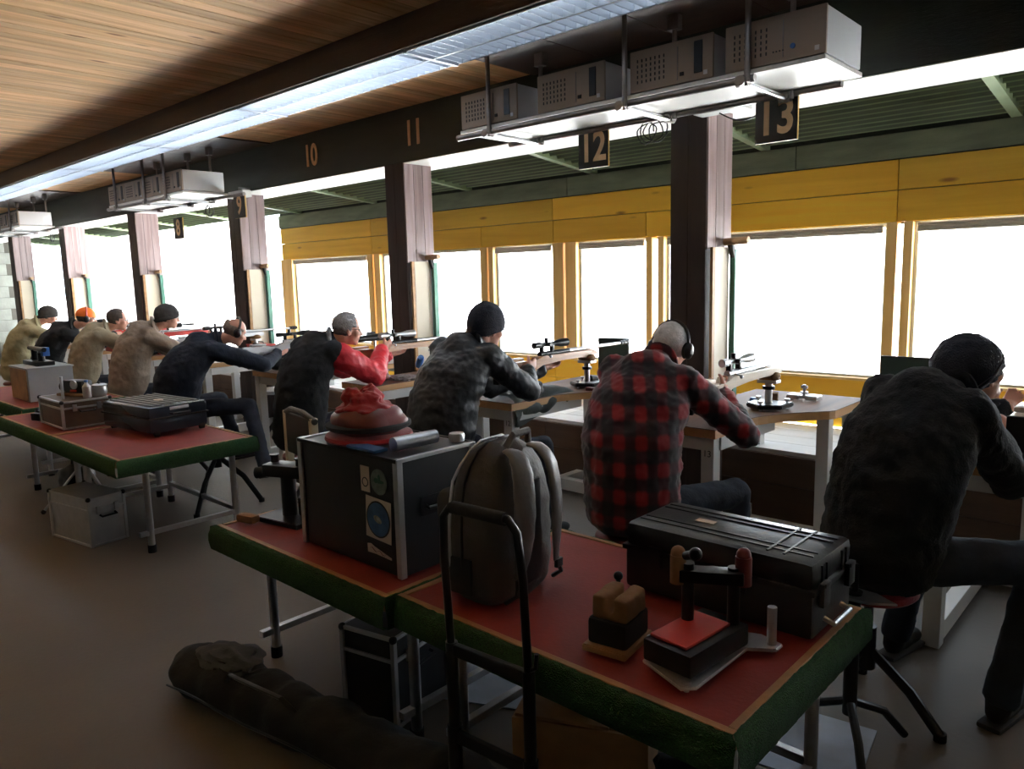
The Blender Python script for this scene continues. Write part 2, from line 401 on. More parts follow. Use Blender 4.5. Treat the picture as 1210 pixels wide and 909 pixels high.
for i, (a, b) in enumerate(wins):
    w = sroot('window_%d' % (i + 1)); c = (a + b) / 2
    MB().box((c, YW + .03, 1.445), (b - a, .008, 1.13)).build('pane', M['glass'], w, False)
    for z in (.895, 1.995): MB().box((c, YW + .03, z), (b - a, .045, .03), bev=.003).build('rail', M['white'], w, False)
    for x in (a + .012, b - .012): MB().box((x, YW + .03, 1.445), (.024, .045, 1.07), bev=.003).build('stile', M['white'], w, False)
    MB().box((c, YW - .035, .885), (b - a + .05, .07, .02), bev=.003).build('sill', M['yellowpost'], w, False)
    if i in (0, 2, 3, 4, 5):
        bl = MB()
        for k in range(3): bl.cyl((a + .03, YW - .035, 1.985 - k * .018), (b - .03, YW - .035, 1.985 - k * .018), .012, n=8)
        bl.build('rolled_blind', M['paper'], w)
# ledge and parapet
ld = sroot('ledge')
xs = [XR, -1.2, -4.1, -7.0, -9.9, -12.8, -15.7, XL]
for a, b in zip(xs, xs[1:]):
    for k in range(4):
        MB().box(((a + b) / 2, 4.98 + k * .235, .485), (a - b - .005, .23, .03), bev=.003).build('board', M['ledge'], ld, False)
    MB().box(((a + b) / 2, 4.85, .37), (a - b - .005, .03, .2), bev=.003).build('board', M['panel'], ld, False)
    MB().box(((a + b) / 2, 4.855, .135), (a - b - .005, .03, .26), bev=.003).build('board', M['panel'], ld, False)
MB().box(((XL + XR) / 2, 4.9, .235), (XR - XL, .05, .47)).build('backing', M['darkbrown'], ld, False)  # unseen, added to block light leaking between the parapet boards
# pillars on the lane side of the beam
def pillar(x, n_):
    p = sroot('pillar')
    p.location = (x, 0, 0)
    MB().box((-.125, YBEAM + .17, 1.35), (.21, .26, 2.7), bev=.004).build('core', M['pillarbacklit'], p, False)
    for k in range(2): MB().box((-.19 + k * .125, YBEAM + .015, 1.35), (.123, .03, 2.7), bev=.003).build('front_plank', M['pillarbacklit'], p, False)
    for k in range(3): MB().box((-.004, YBEAM + .055 + k * .105, 2.27), (.03, .102, .86), bev=.003).build('plank', M['pillarlit'], p, False)
    return p
for k in range(6): pillar(-2.36 - 2.905 * k, k)
# white outside wall and grey post, snow and hill outside
struct('wall_outside', MB().box((-16.1, 7.9, 1.3), (.2, 5.4, 3.6)), M['whitewall'])
struct('trim_4', MB().box((-15.95, 5.22, 1.4), (.12, .22, 2.9), bev=.005), mat('blue grey painted post', (.10, .13, .15), .6))
mb = MB(); nx, ny = 40, 30
vs = [[None] * (ny + 1) for _ in range(nx + 1)]
for i in range(nx + 1):
    for j in range(ny + 1):
        x = -90 + i * 4.5; y = 6.05 + (j / ny) ** 1.7 * 160
        z = -.6 + max(0, y - 25) * .16 + (noise.noise(Vector((x * .05, y * .05, 0))) * min(1, (y - 6) / 30) * 3)
        vs[i][j] = mb.bm.verts.new((x, y, z))
for i in range(nx):
    for j in range(ny): mb.bm.faces.new((vs[i][j], vs[i + 1][j], vs[i + 1][j + 1], vs[i][j + 1]))
struct('ground', mb, M['snow'], None, True)

# ------------------------------------------------------------------ ceiling lights
def make_light(x0):
    t = thing('ceiling_light', 'LABEL', 'ceiling light', (x0, 2.985, 2.935), 0, None)
    L = 1.815; W = .385
    MB().box((-L / 2, 0, .085), (L - .01, W - .02, .008)).build('housing', M['alu'], t, False)
    for s in (-1, 1):
        MB().box((-L / 2, s * (W / 2 - .006), .0), (L - .006, .012, .045), bev=.002).build('side_rail', M['lampblade'], t, False)
        MB().cyl((-L + .04, s * .093, .052), (-.04, s * .093, .052), .0125, n=10).build('tube', M['tube'], t)
    MB().box((-L / 2, 0, .005), (L - .006, .014, .07), bev=.002).build('centre_rail', M['lampblade'], t, False)
    for x in (-.006, -L + .006): MB().box((x, 0, -.005), (.012, W, .05)).build('end_plate', M['lampblade'], t, False)
    bm_ = MB(); bm_.prism([(-.179, -.028), (-.010, -.028), (-.010, .035), (-.065, .018), (-.125, .018), (-.179, .035)], -.002, .002, 'X')
    bm_.prism([(.010, -.028), (.179, -.028), (.179, .035), (.125, .018), (.065, .018), (.010, .035)], -.002, .002, 'X')
    bo = bm_.build('cross_blade', M['lampblade'], t, False); me = bo.data; bo.location = (-.06, 0, 0)
    for k in range(1, 26): link('cross_blade', me, t, (-.06 - k * .0678, 0, 0))
    return t
lt = make_light(.325)
lts = [lt]
for k in range(1, 10): c = copy_tree(lt); c.location.x = .325 - 1.82 * k; lts.append(c)
for o in lts[:2]:
    for ch in o.children:
        if ch.name.startswith('tube'):
            ch.data = ch.data.copy(); ch.data.materials[0] = emit('dim fluorescent tube', (.85, .93, 1.0), 5.0)  # lower emission for the tubes of the two nearest fittings
ordn = ['nearest', 'second', 'third', 'fourth', 'fifth', 'sixth', 'seventh', 'eighth', 'ninth', 'farthest']
for o, w in zip(lts, ordn): tag(o, '%s louvred fluorescent fitting in the long row under the dark ceiling beam' % w, 'ceiling light', 'louvred fluorescent fittings in one row')

# ------------------------------------------------------------------ computer shelves
def make_pc(variant=0):
    t = thing('computer', 'LABEL', 'computer')
    MB().box((0, .23, .105), (.47, .43, .20), bev=.006).build('casing', M['pcside'], t)
    fr = MB(); fr.box((0, .008, .105), (.475, .016, .206), bev=.005); fr.build('front_panel', M['pc'], t)
    v = MB()
    for i in range(7):
        for j in range(5): v.box((-.19 + i * .026, -.001, .05 + j * .026), (.006, .004, .015))
    v.build('vent_slots', M['black'], t, False)['kind'] = 'stuff'
    MB().box((.045, -.002, .10), (.004, .004, .16)).build('groove', M['pipe'], t, False)
    if variant == 0:
        MB().box((.16, -.002, .11), (.045, .006, .15), bev=.002).build('drive_slot', M['black'], t, False)
        MB().box((.07, -.003, .045), (.022, .006, .018), bev=.002).build('power_button', M['blackmetal'], t, False)
    else:
        MB().cyl((.09, -.004, .06), (.09, .004, .06), .012).build('power_button', M['blueplastic'], t)
        d = MB(); [d.box((.0 + .015 * k, -.002, .05), (.006, .004, .006)) for k in range(4)]; d.build('sockets', M['black'], t, False)
    MB().box((.2, -.003, .03), (.02, .004, .02)).build('badge', M['alu'], t, False)
    return t
def make_shelf(xr, xl, label):
    t = thing('computer_shelf', label, 'shelf', (xr, 3.5, 2.60), 0)
    L = xr - xl
    MB().box((-L / 2, .24, .02), (L, .47, .02), bev=.002).build('shelf_board', M['whiteboard'], t, False)
    MB().cyl((-L - .02, .0, -.012), (-.32, .0, -.012), .019, n=12).build('front_pipe', M['pipe'], t)
    MB().cyl((-L - .02, .495, .0), (-.1 if xr > -3 else .3, .495, .0), .019, n=12).build('rear_pipe', M['pipe'], t)
    for x in (-.38, -L * .46, -L + .25):
        MB().cyl((x, -.03, -.02), (x, .52, -.028), .016, n=12).build('cross_pipe', M['chrome'], t)
        for y in (0, .48):
            c = MB(); c.cyl((x - .03, y, -.016), (x + .03, y, -.016), .028, n=12); c.cyl((x, y - .035, -.02), (x, y + .035, -.02), .024, n=12); c.build('clamp', M['pipe'], t)
            if True:
                h = MB().cyl((x + .03, y - .02 if y == 0 else y, -.03), (x + .03, y - .02 if y == 0 else y, .545), .014, n=12).build('hanger', M['pipe'], t)
                MB().box((x + .03, y - .02 if y == 0 else y, .50), (.07, .05, .09), bev=.004).build('ceiling_socket', M['pipe'], h)
    return t
def cable(pts, name, label, r=.004):
    t = MB().tube(pts, r, 6).build(name, M['black'] if 'dark' in label else M['whiteboard'], None); return tag(t, label, 'cable')
shelfdef = [(-1.33, -3.64, 'long white shelf of computers hung on pipes above lanes 12 and 13'),
            (-7.65, -9.6, 'white shelf of computers hung on pipes beside the sign for lane 9'),
            (-13.1, -15.2, 'farthest white shelf hung on pipes at the left edge of the photo')]
pcw = {0: ['leftmost, partly behind a hanger pipe', 'second from the left, with a dark drive slot', 'third from the left, between two hanger pipes', 'rightmost, with a pale grey side']}
pc0, pc1 = make_pc(0), make_pc(1)
used = [False, False]
for si, (xr, xl, lab) in enumerate(shelfdef):
    make_shelf(xr, xl, lab)
    cent = {0: [-3.385, -2.745, -2.105, -1.565], 1: [-9.33, -8.85, -8.37, -7.89], 2: [-14.5, -13.9, -13.35]}[si]
    for i, cx_ in enumerate(cent):
        v = 1 if (si == 0 and i == 3) else 0
        src = (pc0, pc1)[v]
        c = src if not used[v] else copy_tree(src); used[v] = True
        c.location = (cx_, 3.5, 2.632)
        where = ['the nearest shelf', 'the middle shelf', 'the farthest shelf'][si]
        w = pcw[0][i] if si == 0 else ['leftmost', 'second from the left', 'third from the left', 'rightmost'][i] if si == 1 else ['leftmost', 'middle', 'rightmost'][i]
        tag(c, ('beige computer on %s, %s' % (where, w)), 'computer', 'desktop computers on the hanging shelves')
# cable tangles at the rear pipes
for i, (x, y, z, lab) in enumerate([(-2.62, 4.06, 2.56, 'dark coil of cable hanging beside the lane 12 sign'), (-1.95, 4.02, 2.55, 'dark cable sagging above the lane 13 sign'), (-8.3, 4.05, 2.52, 'dark tangle of cable under the middle computer shelf'), (-13.6, 4.05, 2.5, 'dark tangle of cable under the farthest computer shelf')]):
    pts = []
    for k in range(60):
        a = k * .42; pts.append((x + .07 * math.cos(a) + .002 * k, y + .015 * math.sin(a * .7), z - .02 + .06 * math.sin(a) + .01 * math.sin(k)))
    if i == 1: pts = [(x + .3 * k / 12 - .15, y, z + .02 - .06 * math.sin(math.pi * k / 12)) for k in range(13)]
    cable(pts, 'cable', lab)
# lane signs
def sign(nm, x, z=2.50, w=.23, h=.24, nn='sign'):
    t = thing('lane_sign', 'square black sign reading %s in tan numerals hanging below a pipe' % nm, 'sign', (x, 4.0, z - .012), 0)
    MB().box((0, .008, 0), (w, .012, h)).build('sign_board', M['signedge'], t, False)
    MB().box((0, 0, 0), (w - .004, .006, h)).build('face', M['signface'], t, False)
    text('numeral', nm, .25, M['gold'], t, (0, -.004, 0), (R(90), 0, 0), .001, .006).scale = (.82, 1, 1)
    MB().cyl((-.05, .01, h / 2), (-.05, .01, 2.6 - z), .003, n=6).build('hook', M['pipe'], t)
    return t
SL = {'12': 'black hanging sign with the tan numeral 12', '13': 'black square sign numbered 13 beside the big pillar head', '9': 'narrow looking sign numbered 9 at the end of the middle shelf', '8': 'small far sign numbered 8 hanging left of the 9'}
for nm, x, z in (('12', -2.955, 2.50), ('13', -1.765, 2.50), ('9', -7.47, 2.50), ('8', -8.93, 2.36)): sign(nm, x, z)['label'] = SL[nm]
# white light fitting at pillar head
def fit(x, lab):
    t = thing('floodlight', lab, 'lamp', (x, 4.24, 2.62))
    MB().prism([(-.06, 0), (.06, .0), (.05, .07), (-.05, .07)], -.16, .16, 'X', .004).build('housing', M['white'], t, False)
    MB().box((0, .06, .10), (.03, .13, .03)).build('bracket', M['pipe'], t, False)
fit(-2.20, 'small white box lamp right of the 12 sign, above the plaid man')
fit(-7.9, 'small far white box lamp left of the lane 9 pillar')

# ------------------------------------------------------------------ target stands on each pillar
def stand(x, lab):
    t = thing('transport_stand', lab, 'stand', (x + .028, YBEAM + .02, 0))
    MB().box((.0, .02, 1.365), (.02, .03, .97), bev=.002).build('edge_strip', M['benchedge'], t, False)
    MB().box((.0, .13, 1.365), (.018, .185, .97), bev=.002).build('cream_board', M['cream'], t, False)
    MB().box((.03, .25, 1.36), (.04, .05, .96), bev=.003).build('green_post', M['greenmetal'], t, False)
    MB().cyl((-.012, .2, 1.885), (.15, .2, 1.89), .024, n=14).build('roller', M['rodwood'], t)
    k = MB(); k.box((.03, .22, 1.83), (.035, .03, .09), (R(20), 0, 0), .003); k.build('clamp', M['blackmetal'], t)
for i, w in enumerate(['the big pillar by the plaid man', 'the pillar by the man in red', 'the pillar under the lane 9 sign', 'the pillar before the white wall', 'the pillar behind the orange cap', 'the farthest pillar']):
    stand(-2.36 - 2.905 * i, 'green post, cream board and wooden roller on ' + w)

# ------------------------------------------------------------------ shooting benches
BT = .87
def arc(p0, p1, p2, n=6):
    out = []
    for i in range(n + 1):
        t = i / n; out.append(tuple((1 - t) ** 2 * a + 2 * t * (1 - t) * b + t * t * c for a, b, c in zip(p0, p1, p2)))
    return out
def make_bench(x0, num, lab, grp):
    t = thing('shooting_bench', lab, 'bench', (x0, 3.6, 0), 0, grp)
    out = [(0, 0), (.45, 0), (.45, .38)] + arc((.45, .42), (.47, .62), (.72, .88), 6) + [(.74, .92), (.74, 1.46), (0, 1.46)]
    top = MB(); top.prism(out, BT - .004, BT, 'Z'); top.build('top_surface', M['benchtop'], t, False)
    MB().prism(out, BT - .05, BT - .0045, 'Z').build('top_board', M['benchedge'], t, False)
    for (x, y) in ((.05, .05), (.395, .055), (.66, .98), (.05, 1.38), (.67, 1.38)):
        if x == .05 and y == .05: continue
        MB().box((x, y, (BT - .05) / 2), (.075, .075, BT - .05), bev=.004).build('leg', M['white'], t, False)
    MB().box((.05, .05, (BT - .05) / 2), (.075, .075, BT - .05), bev=.004).build('leg', M['white'], t, False)
    MB().box((.05, .71, BT - .09), (.05, 1.25, .07), bev=.003).build('rail', M['white'], t, False)
    MB().box((.42, .42, BT - .09), (.05, .68, .07), bev=.003).build('rail', M['white'], t, False)
    MB().box((.22, .05, BT - .09), (.3, .05, .07), bev=.003).build('rail', M['white'], t, False)
    MB().box((.36, 1.38, BT - .09), (.6, .05, .07), bev=.003).build('rail', M['white'], t, False)
    MB().box((.05, .71, .06), (.07, 1.25, .09), bev=.003).build('floor_runner', M['white'], t, False)
    MB().box((.66, 1.2, .06), (.07, .4, .09), bev=.003).build('floor_runner', M['white'], t, False)
    MB().box((.36, .98, .06), (.6, .07, .09), bev=.003).build('floor_runner', M['white'], t, False)
    text('lane_label', num, .05, M['black'], t, (.395, .0165, BT - .14), (R(90), 0, 0), .0005)
    return t
bl = {15: 'white framed wooden shooting bench at the right edge numbered 14', 13: 'shooting bench with curved brown top in front of the plaid jacket', 12: 'shooting bench numbered 12 with a coat hanging over its edge',
      11: 'shooting bench holding the blue tube before the red jacket', 10: 'white framed shooting bench in front of the bald man in navy', 9: 'shooting bench in front of the man in tan jacket and dark beanie',
      8: 'shooting bench in front of the bareheaded man in a beige jacket', 7: 'shooting bench in front of the orange cap', 6: 'farthest shooting bench, in front of the man in olive'}
bl[14] = bl.pop(15)
BX = {}
for n_ in range(6, 15):
    BX[n_] = -3.79 + 1.46 * (n_ - 12); make_bench(BX[n_], str(n_), bl[n_], 'white framed shooting benches')

# ------------------------------------------------------------------ rifles and rests
def make_rifle(lab, loc, stock='stockwood', L=.62, yaw=0, pitch=0, brake=True, dark_barrel=False, scope='blackmetal', wide=False, brakem='blackmetal', scl=1.0):
    """origin: bottom of the fore-end at its middle; bore along +Y"""
    t = thing('rifle', lab, 'rifle', loc, yaw); t.rotation_euler = (pitch, 0, yaw)
    w = .028 if not wide else .04
    s = MB()
    prof = [(.34, 0), (.34, .035), (.30, .048), (-.30, .05), (-.335, .045), (-.39, .015), (-.45, .03), (-.72, .035), (-.725, -.10), (-.62, -.085), (-.46, -.05), (-.41, -.085), (-.38, -.09), (-.37, -.03), (-.30, -.005), (-.1, 0)]
    s.prism(prof, -w, w, 'X', .008); s.build('stock', M[stock], t, True, ang=50)
    MB().box((0, -.733, -.032), (w * 1.9, .018, .135), bev=.006).build('butt_pad', M['rubber'], t)
    MB().box((0, -.56, .045), (w * 1.7, .15, .022), bev=.008).build('cheek_piece', M[stock], t)
    MB().cyl((0, -.30, .06), (0, .02, .06), .019, n=16).build('receiver', M['alu'] if stock != 'stockwood' else M['blackmetal'], t)
    bc = M['blackmetal'] if dark_barrel else M['alu']
    MB().cyl((0, .02, .062), (0, .34 + L * .5, .062), .0155, .011, n=14).build('barrel', bc, t)
    if brake: MB().lathe([(.0, 0), (.018, .002), (.018, .03), (.014, .035), (.019, .04), (.019, .07), (.014, .075), (.018, .08), (.018, .10), (0, .102)], (0, .34 + L * .5 - .01, .062), 14, (R(-90), 0, 0)).build('muzzle_brake', M[brakem], t)
    b = MB(); b.cyl((0, -.24, .062), (.055, -.25, .05), .005, n=8); b.sph((.062, -.252, .046), .011); b.build('bolt_handle', M['alu'], t)
    g = MB(); g.tube([(0, -.30, -.005), (0, -.30, -.04), (0, -.33, -.05), (0, -.37, -.04), (0, -.385, -.01)], .004, 6); g.tube([(0, -.335, -.003), (0, -.33, -.02), (0, -.338, -.032)], .003, 6); g.build('trigger_guard', M['blackmetal'], t)
    sc_ = t
    body = MB().lathe([(0, 0), (.022, .0), (.022, .06), (.016, .08), (.015, .21), (.017, .23), (.028, .29), (.029, .36), (.026, .362), (.024, .35), (0, .345)], (0, -.36, .125), 18, (R(-90), 0, 0)).build('scope', M[scope], t)
    k = MB(); k.cyl((0, -.225, .13), (0, -.225, .170), .014, n=14); k.cyl((0, -.225, .125), (.045, -.225, .125), .014, n=14); k.cyl((0, -.225, .125), (-.04, -.225, .125), .012, n=14); k.build('turret', M['blackmetal'], body)
    for y in (-.275, -.165):
        MB().box((0, y, .098), (.03, .022, .05), bev=.003).build('scope_ring', M['blackmetal'], t)
    if scl != 1: t.scale = (scl,) * 3
    return t
def make_rest(lab, loc, h, col='blackmetal', bag='tan', rz_=0, grp=None):
    t = thing('front_rest', lab, 'rifle rest', loc, rz_, grp)
    p = MB(); p.prism([(-.11, -.05), (0, -.12), (.11, -.05), (.12, .11), (-.12, .11)], .012, .04, 'Z', .006); p.build('base_plate', M[col], t, False)
    for x, y in ((-.09, .08), (.09, .08), (0, -.09)):
        f_ = MB(); f_.cyl((x, y, 0), (x, y, .05), .008, n=10); f_.cyl((x, y, .05), (x, y, .062), .017, n=12); f_.build('levelling_screw', M['alu'], t)
    MB().cyl((0, .02, .035), (0, .02, h - .05), .022, n=16).build('column', M['alu'], t)
    MB().cyl((0, .02, h * .55), (0, .02, h * .55 + .02), .036, n=18).build('height_wheel', M['blackmetal'], t)
    MB().box((0, .02, h - .05), (.12, .07, .02), bev=.003).build('top_plate', M['alu'], t)
    b = MB(); b.sph((-.04, .02, h - .02), (.026, .045, .028)); b.sph((.04, .02, h - .02), (.026, .045, .028)); b.box((0, .02, h - .03), (.08, .08, .018), bev=.006); b.build('sandbag', M[bag], t)
    return t
RIF = [  # lane, x, y, z(bottom of fore-end), options
    (14, -.50, 4.05, 1.10, dict(stock='stockpale', L=.5, wide=True, scope='alu'), 'pale stocked rifle held by the man at the right edge'),
    (13, -1.93, 4.12, 1.08, dict(stock='stockpale', L=.22, wide=True, scope='alu', brake=False), 'pale wooden rifle with a grey scope held by the man in plaid'),
    (12, -3.40, 4.26, 1.10, dict(stock='stockwood', L=.68, scope='blackmetal'), 'brown stocked rifle with a black scope at the bench numbered 12'),
    (11, -4.97, 4.16, 1.12, dict(stock='stockwood', L=.72, brakem='blueplastic', scope='alu'), 'rifle with a blue muzzle brake aimed by the man in red'),
    (10, -6.50, 4.12, 1.08, dict(stock='stockgrey', L=.7, scope='blackmetal'), 'silver stocked rifle aimed by the bald man in navy'),
    (9, -8.0, 4.12, 1.10, dict(stock='stockgrey', L=.7), 'dark scoped rifle aimed by the man in tan jacket and beanie'),
    (8, -9.35, 4.12, 1.08, dict(stock='redplastic', L=.6), 'red stocked rifle in front of the bareheaded man'),
    (7, -10.6, 4.12, 1.08, dict(stock='redplastic', L=.6, dark_barrel=True), 'red stocked rifle in front of the orange cap'),
    (6, -11.9, 4.12, 1.08, dict(stock='stockgrey', L=.6, dark_barrel=True), 'farthest rifle, in front of the man in olive')]
for ln, x, y, z, kw, lab in RIF:
    make_rifle(lab, (x, y, z), **kw)
    make_rest('pedestal rest holding up the rifle of ' + ['the man in olive', 'the man in the orange cap', 'the bareheaded man', 'the man in tan jacket', 'the balding man', 'the man in red', 'the man in quilted jacket', 'the man in plaid', 'the man at the right edge'][ln - 6], (x, y + .22, BT), z - BT + .008, grp='pedestal rests under the rifles')
    rb = MB(); rb.sph((0, 0, .045), (.07, .08, .045)); rb.sph((-.03, 0, .09), (.022, .06, .03)); rb.sph((.03, 0, .09), (.022, .06, .03))
    o = rb.build('rear_bag', M['maroon' if ln % 2 else 'rubber'], None, loc=(x, y - .37, BT)); remesh(o, .008, 2)
    tag(o, 'small leather sandbag under the ' + lab.split(' held')[0].split(' aimed')[0].split(' in front')[0].split(' with')[0].split(' at the')[0] + [' by the man in olive', ' by the orange cap', ' by the bareheaded man', ' by the tan jacket', ' by the balding man', ' by the man in red', ' by the quilted jacket', ' by the plaid jacket', ' at the right edge'][ln - 6], 'sandbag', 'rear sandbags on the benches')

# ------------------------------------------------------------------ gear tables
def carpet_band(mb, x0, x1, y0, y1, z0, z1, t=.025):
    """shaggy turf edging round a table, rough outline along the frame"""
    for (a, b) in (((x0, y0), (x1, y0)), ((x1, y0), (x1, y1)), ((x1, y1), (x0, y1)), ((x0, y1), (x0, y0))):
        L = math.hypot(b[0] - a[0], b[1] - a[1]); n = int(L / .02); dx, dy = (b[0] - a[0]) / L, (b[1] - a[1]) / L; nx, ny = dy, -dx
        rows = []
        for i in range(n + 1):
            u = L * i / n; row = []
            for j, (oz, on) in enumerate(((z0, 0), (z0 + .005, t), (z0 + .04, t * 1.15), (z1 - .03, t * 1.1), (z1, t * .7), (z1 + .006, 0), (z1 + .004, -.014))):
                q = rnd.uniform(-.003, .003)
                e = t * .7 if i in (0, n) and on > 0 else 0; sg = -1 if i == 0 else 1
                row.append(mb.bm.verts.new((a[0] + dx * (u + (sg * e if e else 0)) + nx * (on + q), a[1] + dy * (u + (sg * e if e else 0)) + ny * (on + q), oz + q)))
            rows.append(row)
        for A, B in zip(rows, rows[1:]):
            for j in range(6): mb.bm.faces.new((A[j], A[j + 1], B[j + 1], B[j]))
    return mb
def make_table(lab, x0, x1, y0, y1, z=.65, legs=None, runners=True):
    t = thing('gear_table', lab, 'table', (x0, y0, 0)); W = x1 - x0; D = y1 - y0
    MB().box((W / 2, D / 2, z - .004), (W - .05, D - .05, .006)).build('red_covering', M['red'], t, False)
    l_ = MB()
    for c, d in (((W / 2, .013, z - .004), (W, .022, .016)), ((W / 2, D - .013, z - .004), (W, .022, .016)), ((.013, D / 2, z - .004), (.022, D - .05, .016)), ((W - .013, D / 2, z - .004), (.022, D - .05, .016))): l_.box(c, d, bev=.003)
    l_.build('wooden_lip', M['lip'], t, False)['kind'] = 'stuff'
    MB().box((W / 2, D / 2, z - .03), (W - .01, D - .01, .044)).build('table_board', M['lip'], t, False)
    carpet_band(MB(), 0, W, 0, D, z - .105, z - .004).build('turf_edging', M['carpet'], t, True, ang=80)
    lx = legs or (.1, W - .1)
    for x in lx:
        for y in (.19, D - .12):
            g = MB().cyl((x, y, .04), (x, y, z - .05), .021, n=16).build('leg', M['chrome'], t)
            MB().cyl((x, y, 0), (x, y, .05), .026, n=16).build('rubber_foot', M['rubber'], g)
        if runners: MB().box((x, D / 2, .13), (.03, D - .24, .03), bev=.003).build('stretcher', M['alu'], t, False)
    MB().box((W / 2, D - .12, .15), (W - .2, .03, .03), bev=.003).build('long_stretcher', M['alu'], t, False)
    return t
make_table('red topped table with green turf edging carrying the black flight case', -3.14, -1.95, 1.46, 2.33, .65)
make_table('nearest red topped table with green turf edging, the ribbed black case on it', -1.94, -.73, 1.50, 2.37, .648, runners=True)
make_table('red topped green edged table with the black suitcase at its corner', -6.06, -4.80, 1.66, 2.55, .65)
make_table('red topped green edged table with the brown metal case, left of the suitcase', -7.34, -6.075, 1.66, 2.55, .648)
make_table('farthest green edged gear table, with the tall light grey box', -9.6, -7.6, 1.9, 2.75, .65)

# ------------------------------------------------------------------ black flight case and what lies on it
t = thing('flight_case', 'black flight case with aluminium edges and stickers, red bag on top', 'case', (-2.64, 1.59, .655))
W, D, H_ = .62, .37, .43
MB().box((W / 2, D / 2, H_ / 2), (W - .01, D - .01, H_ - .005), bev=.003).build('shell', mat('black laminate', (.013, .015, .02), .35, 0, .2, 6, .04), t, False)
for x in (.0, W):
    for y in (.0, D): MB().box((x + (.008 if x == 0 else -.008), y + (.008 if y == 0 else -.008), H_ / 2), (.026, .026, H_), bev=.003).build('edge_profile', M['alu'], t, False)
for x in (0.0, W): MB().box((x + (.004 if x == 0 else -.004), D / 2, H_ - .006), (.018, D, .014), bev=.002).build('edge_profile', M['alu'], t, False)
for y in (0.0, D): MB().box((W / 2, y, H_ - .006), (W, .012, .014), bev=.002).build('edge_trim', M['blackmetal'], t, False)
def flat(nm, w, h, m, par, c, ry=0, th=.0012):
    o = MB().box((0, 0, 0), (w, th, h), bev=.0004).build(nm, m, par, False, loc=c); o.rotation_euler = (0, ry, 0); return o
def disc(nm, r, m, par, c, th=.0012, n=32):
    return MB().cyl((0, -th / 2, 0), (0, th / 2, 0), r, n=n).build(nm, m, par, loc=c)
pw = mat('pale sticker paper', (.55, .47, .40), .5, 0, .05, 9, 0); pblue = mat('blue sticker print', (.035, .11, .26), .4, 0, .35, 28, 0)
a_ = flat('sticker', .052, .095, pw, t, (.435, -.0015, .335))
MB().lathe([(.014, -.0005), (.018, -.0005), (.018, .0005), (.014, .0005), (.014, -.0005)], (0, 0, 0), 24, (R(90), 0, 0)).build('ring_print', M['black'], a_, loc=(0, -.001, -.012))
d_ = disc('sticker', .047, mat('grey green sticker print', (.13, .17, .15), .4, 0, .4, 30, 0), t, (.515, -.0015, .335))
gm = mat('green print', (.02, .09, .06), .5)
for c, r_ in (((0, -.001, .002), (.030, .0006, .007)), ((.002, -.001, .012), (.008, .0006, .016)), ((-.016, -.001, .004), (.012, .0006, .010))): MB().sph(c, r_).build('leaf_print', gm, d_)
b_ = flat('sticker', .145, .155, pw, t, (.502, -.0015, .195), R(3))
e_ = disc('round_print', .068, M['black'], b_, (0, -.001, 0), .0008); disc('blue_disc', .062, pblue, b_, (0, -.0016, 0), .0008)
MB().sph((-.002, -.0022, .0), (.024, .0006, .013), (0, R(15), 0)).build('pale_print', mat('pale print', (.30, .30, .26), .5, 0, .5, 60, 0), b_)
c_ = flat('sticker', .155, .045, M['black'], t, (.502, -.0015, .075), R(3))
MB().prism([(-.07, -.018), (-.072, .014), (-.05, .019), (-.03, .012), (.068, -.006), (.068, -.014), (-.02, -.014)], -.0012, -.0004, 'Y').build('tan_print', pw, c_, False)
MB().tube([(-.055 + .012 * k, -.0016, .002 + .006 * math.sin(k * 1.7) - .0008 * k) for k in range(9)], .0022, 6, flat=.3).build('squiggle_print', M['maroon'], c_)
h_ = MB(); h_.tube([(W + .004, .12, .24), (W + .02, .12, .235), (W + .02, .25, .235), (W + .004, .25, .24)], .007, 8); h_.box((W + .001, .185, .24), (.006, .17, .07), bev=.002); h_.build('side_handle', M['blackmetal'], t)
# red bag
t = thing('red_bag', 'red and maroon round bag with gathered cloth top on the black case', 'bag', (-2.40, 1.76, 1.087))
def blob(mb, c, rr, amp, fr, seed=0, u=36, v=20, zmin=None):
    g0 = len(mb.bm.verts)
    g = mb.uv(u, v)
    for q in g:
        p = q.co.copy(); k = 1 + amp * noise.noise(p * fr + Vector((seed, seed * 2, 0)))
        q.co = Vector((c[0] + p.x * rr[0] * k, c[1] + p.y * rr[1] * k, c[2] + p.z * rr[2] * k))
        if zmin is not None and q.co.z < zmin: q.co.z = zmin
    return mb
MB().lathe([(0, 0), (.165, 0), (.172, .008), (.168, .02), (.15, .026), (0, .028)], n=36).build('base_rim', M['redcloth'], t)
mb = MB(); blob(mb, (0, 0, .07), (.155, .145, .065), .12, 1.6, 3, zmin=.02); mb.build('body', M['maroon'], t, ang=80)
MB().lathe([(.158, .045), (.166, .05), (.166, .062), (.158, .066)], n=36).build('dark_band', M['rubber'], t)
mb = MB()
blob(mb, (-.02, .0, .115), (.12, .11, .03), .25, 2.5, 5)
for k in range(7):
    a = k * .9; blob(mb, (-.03 + .045 * math.cos(a), .045 * math.sin(a), .15 + .008 * (k % 3)), (.036, .036, .034), .5, 2.2, k * 3.1, 18, 12)
o = mb.build('gathered_top', M['redcloth'], t); remesh(o, .006, 2, disp=lambda p: .006 * noise.noise(p * 28))
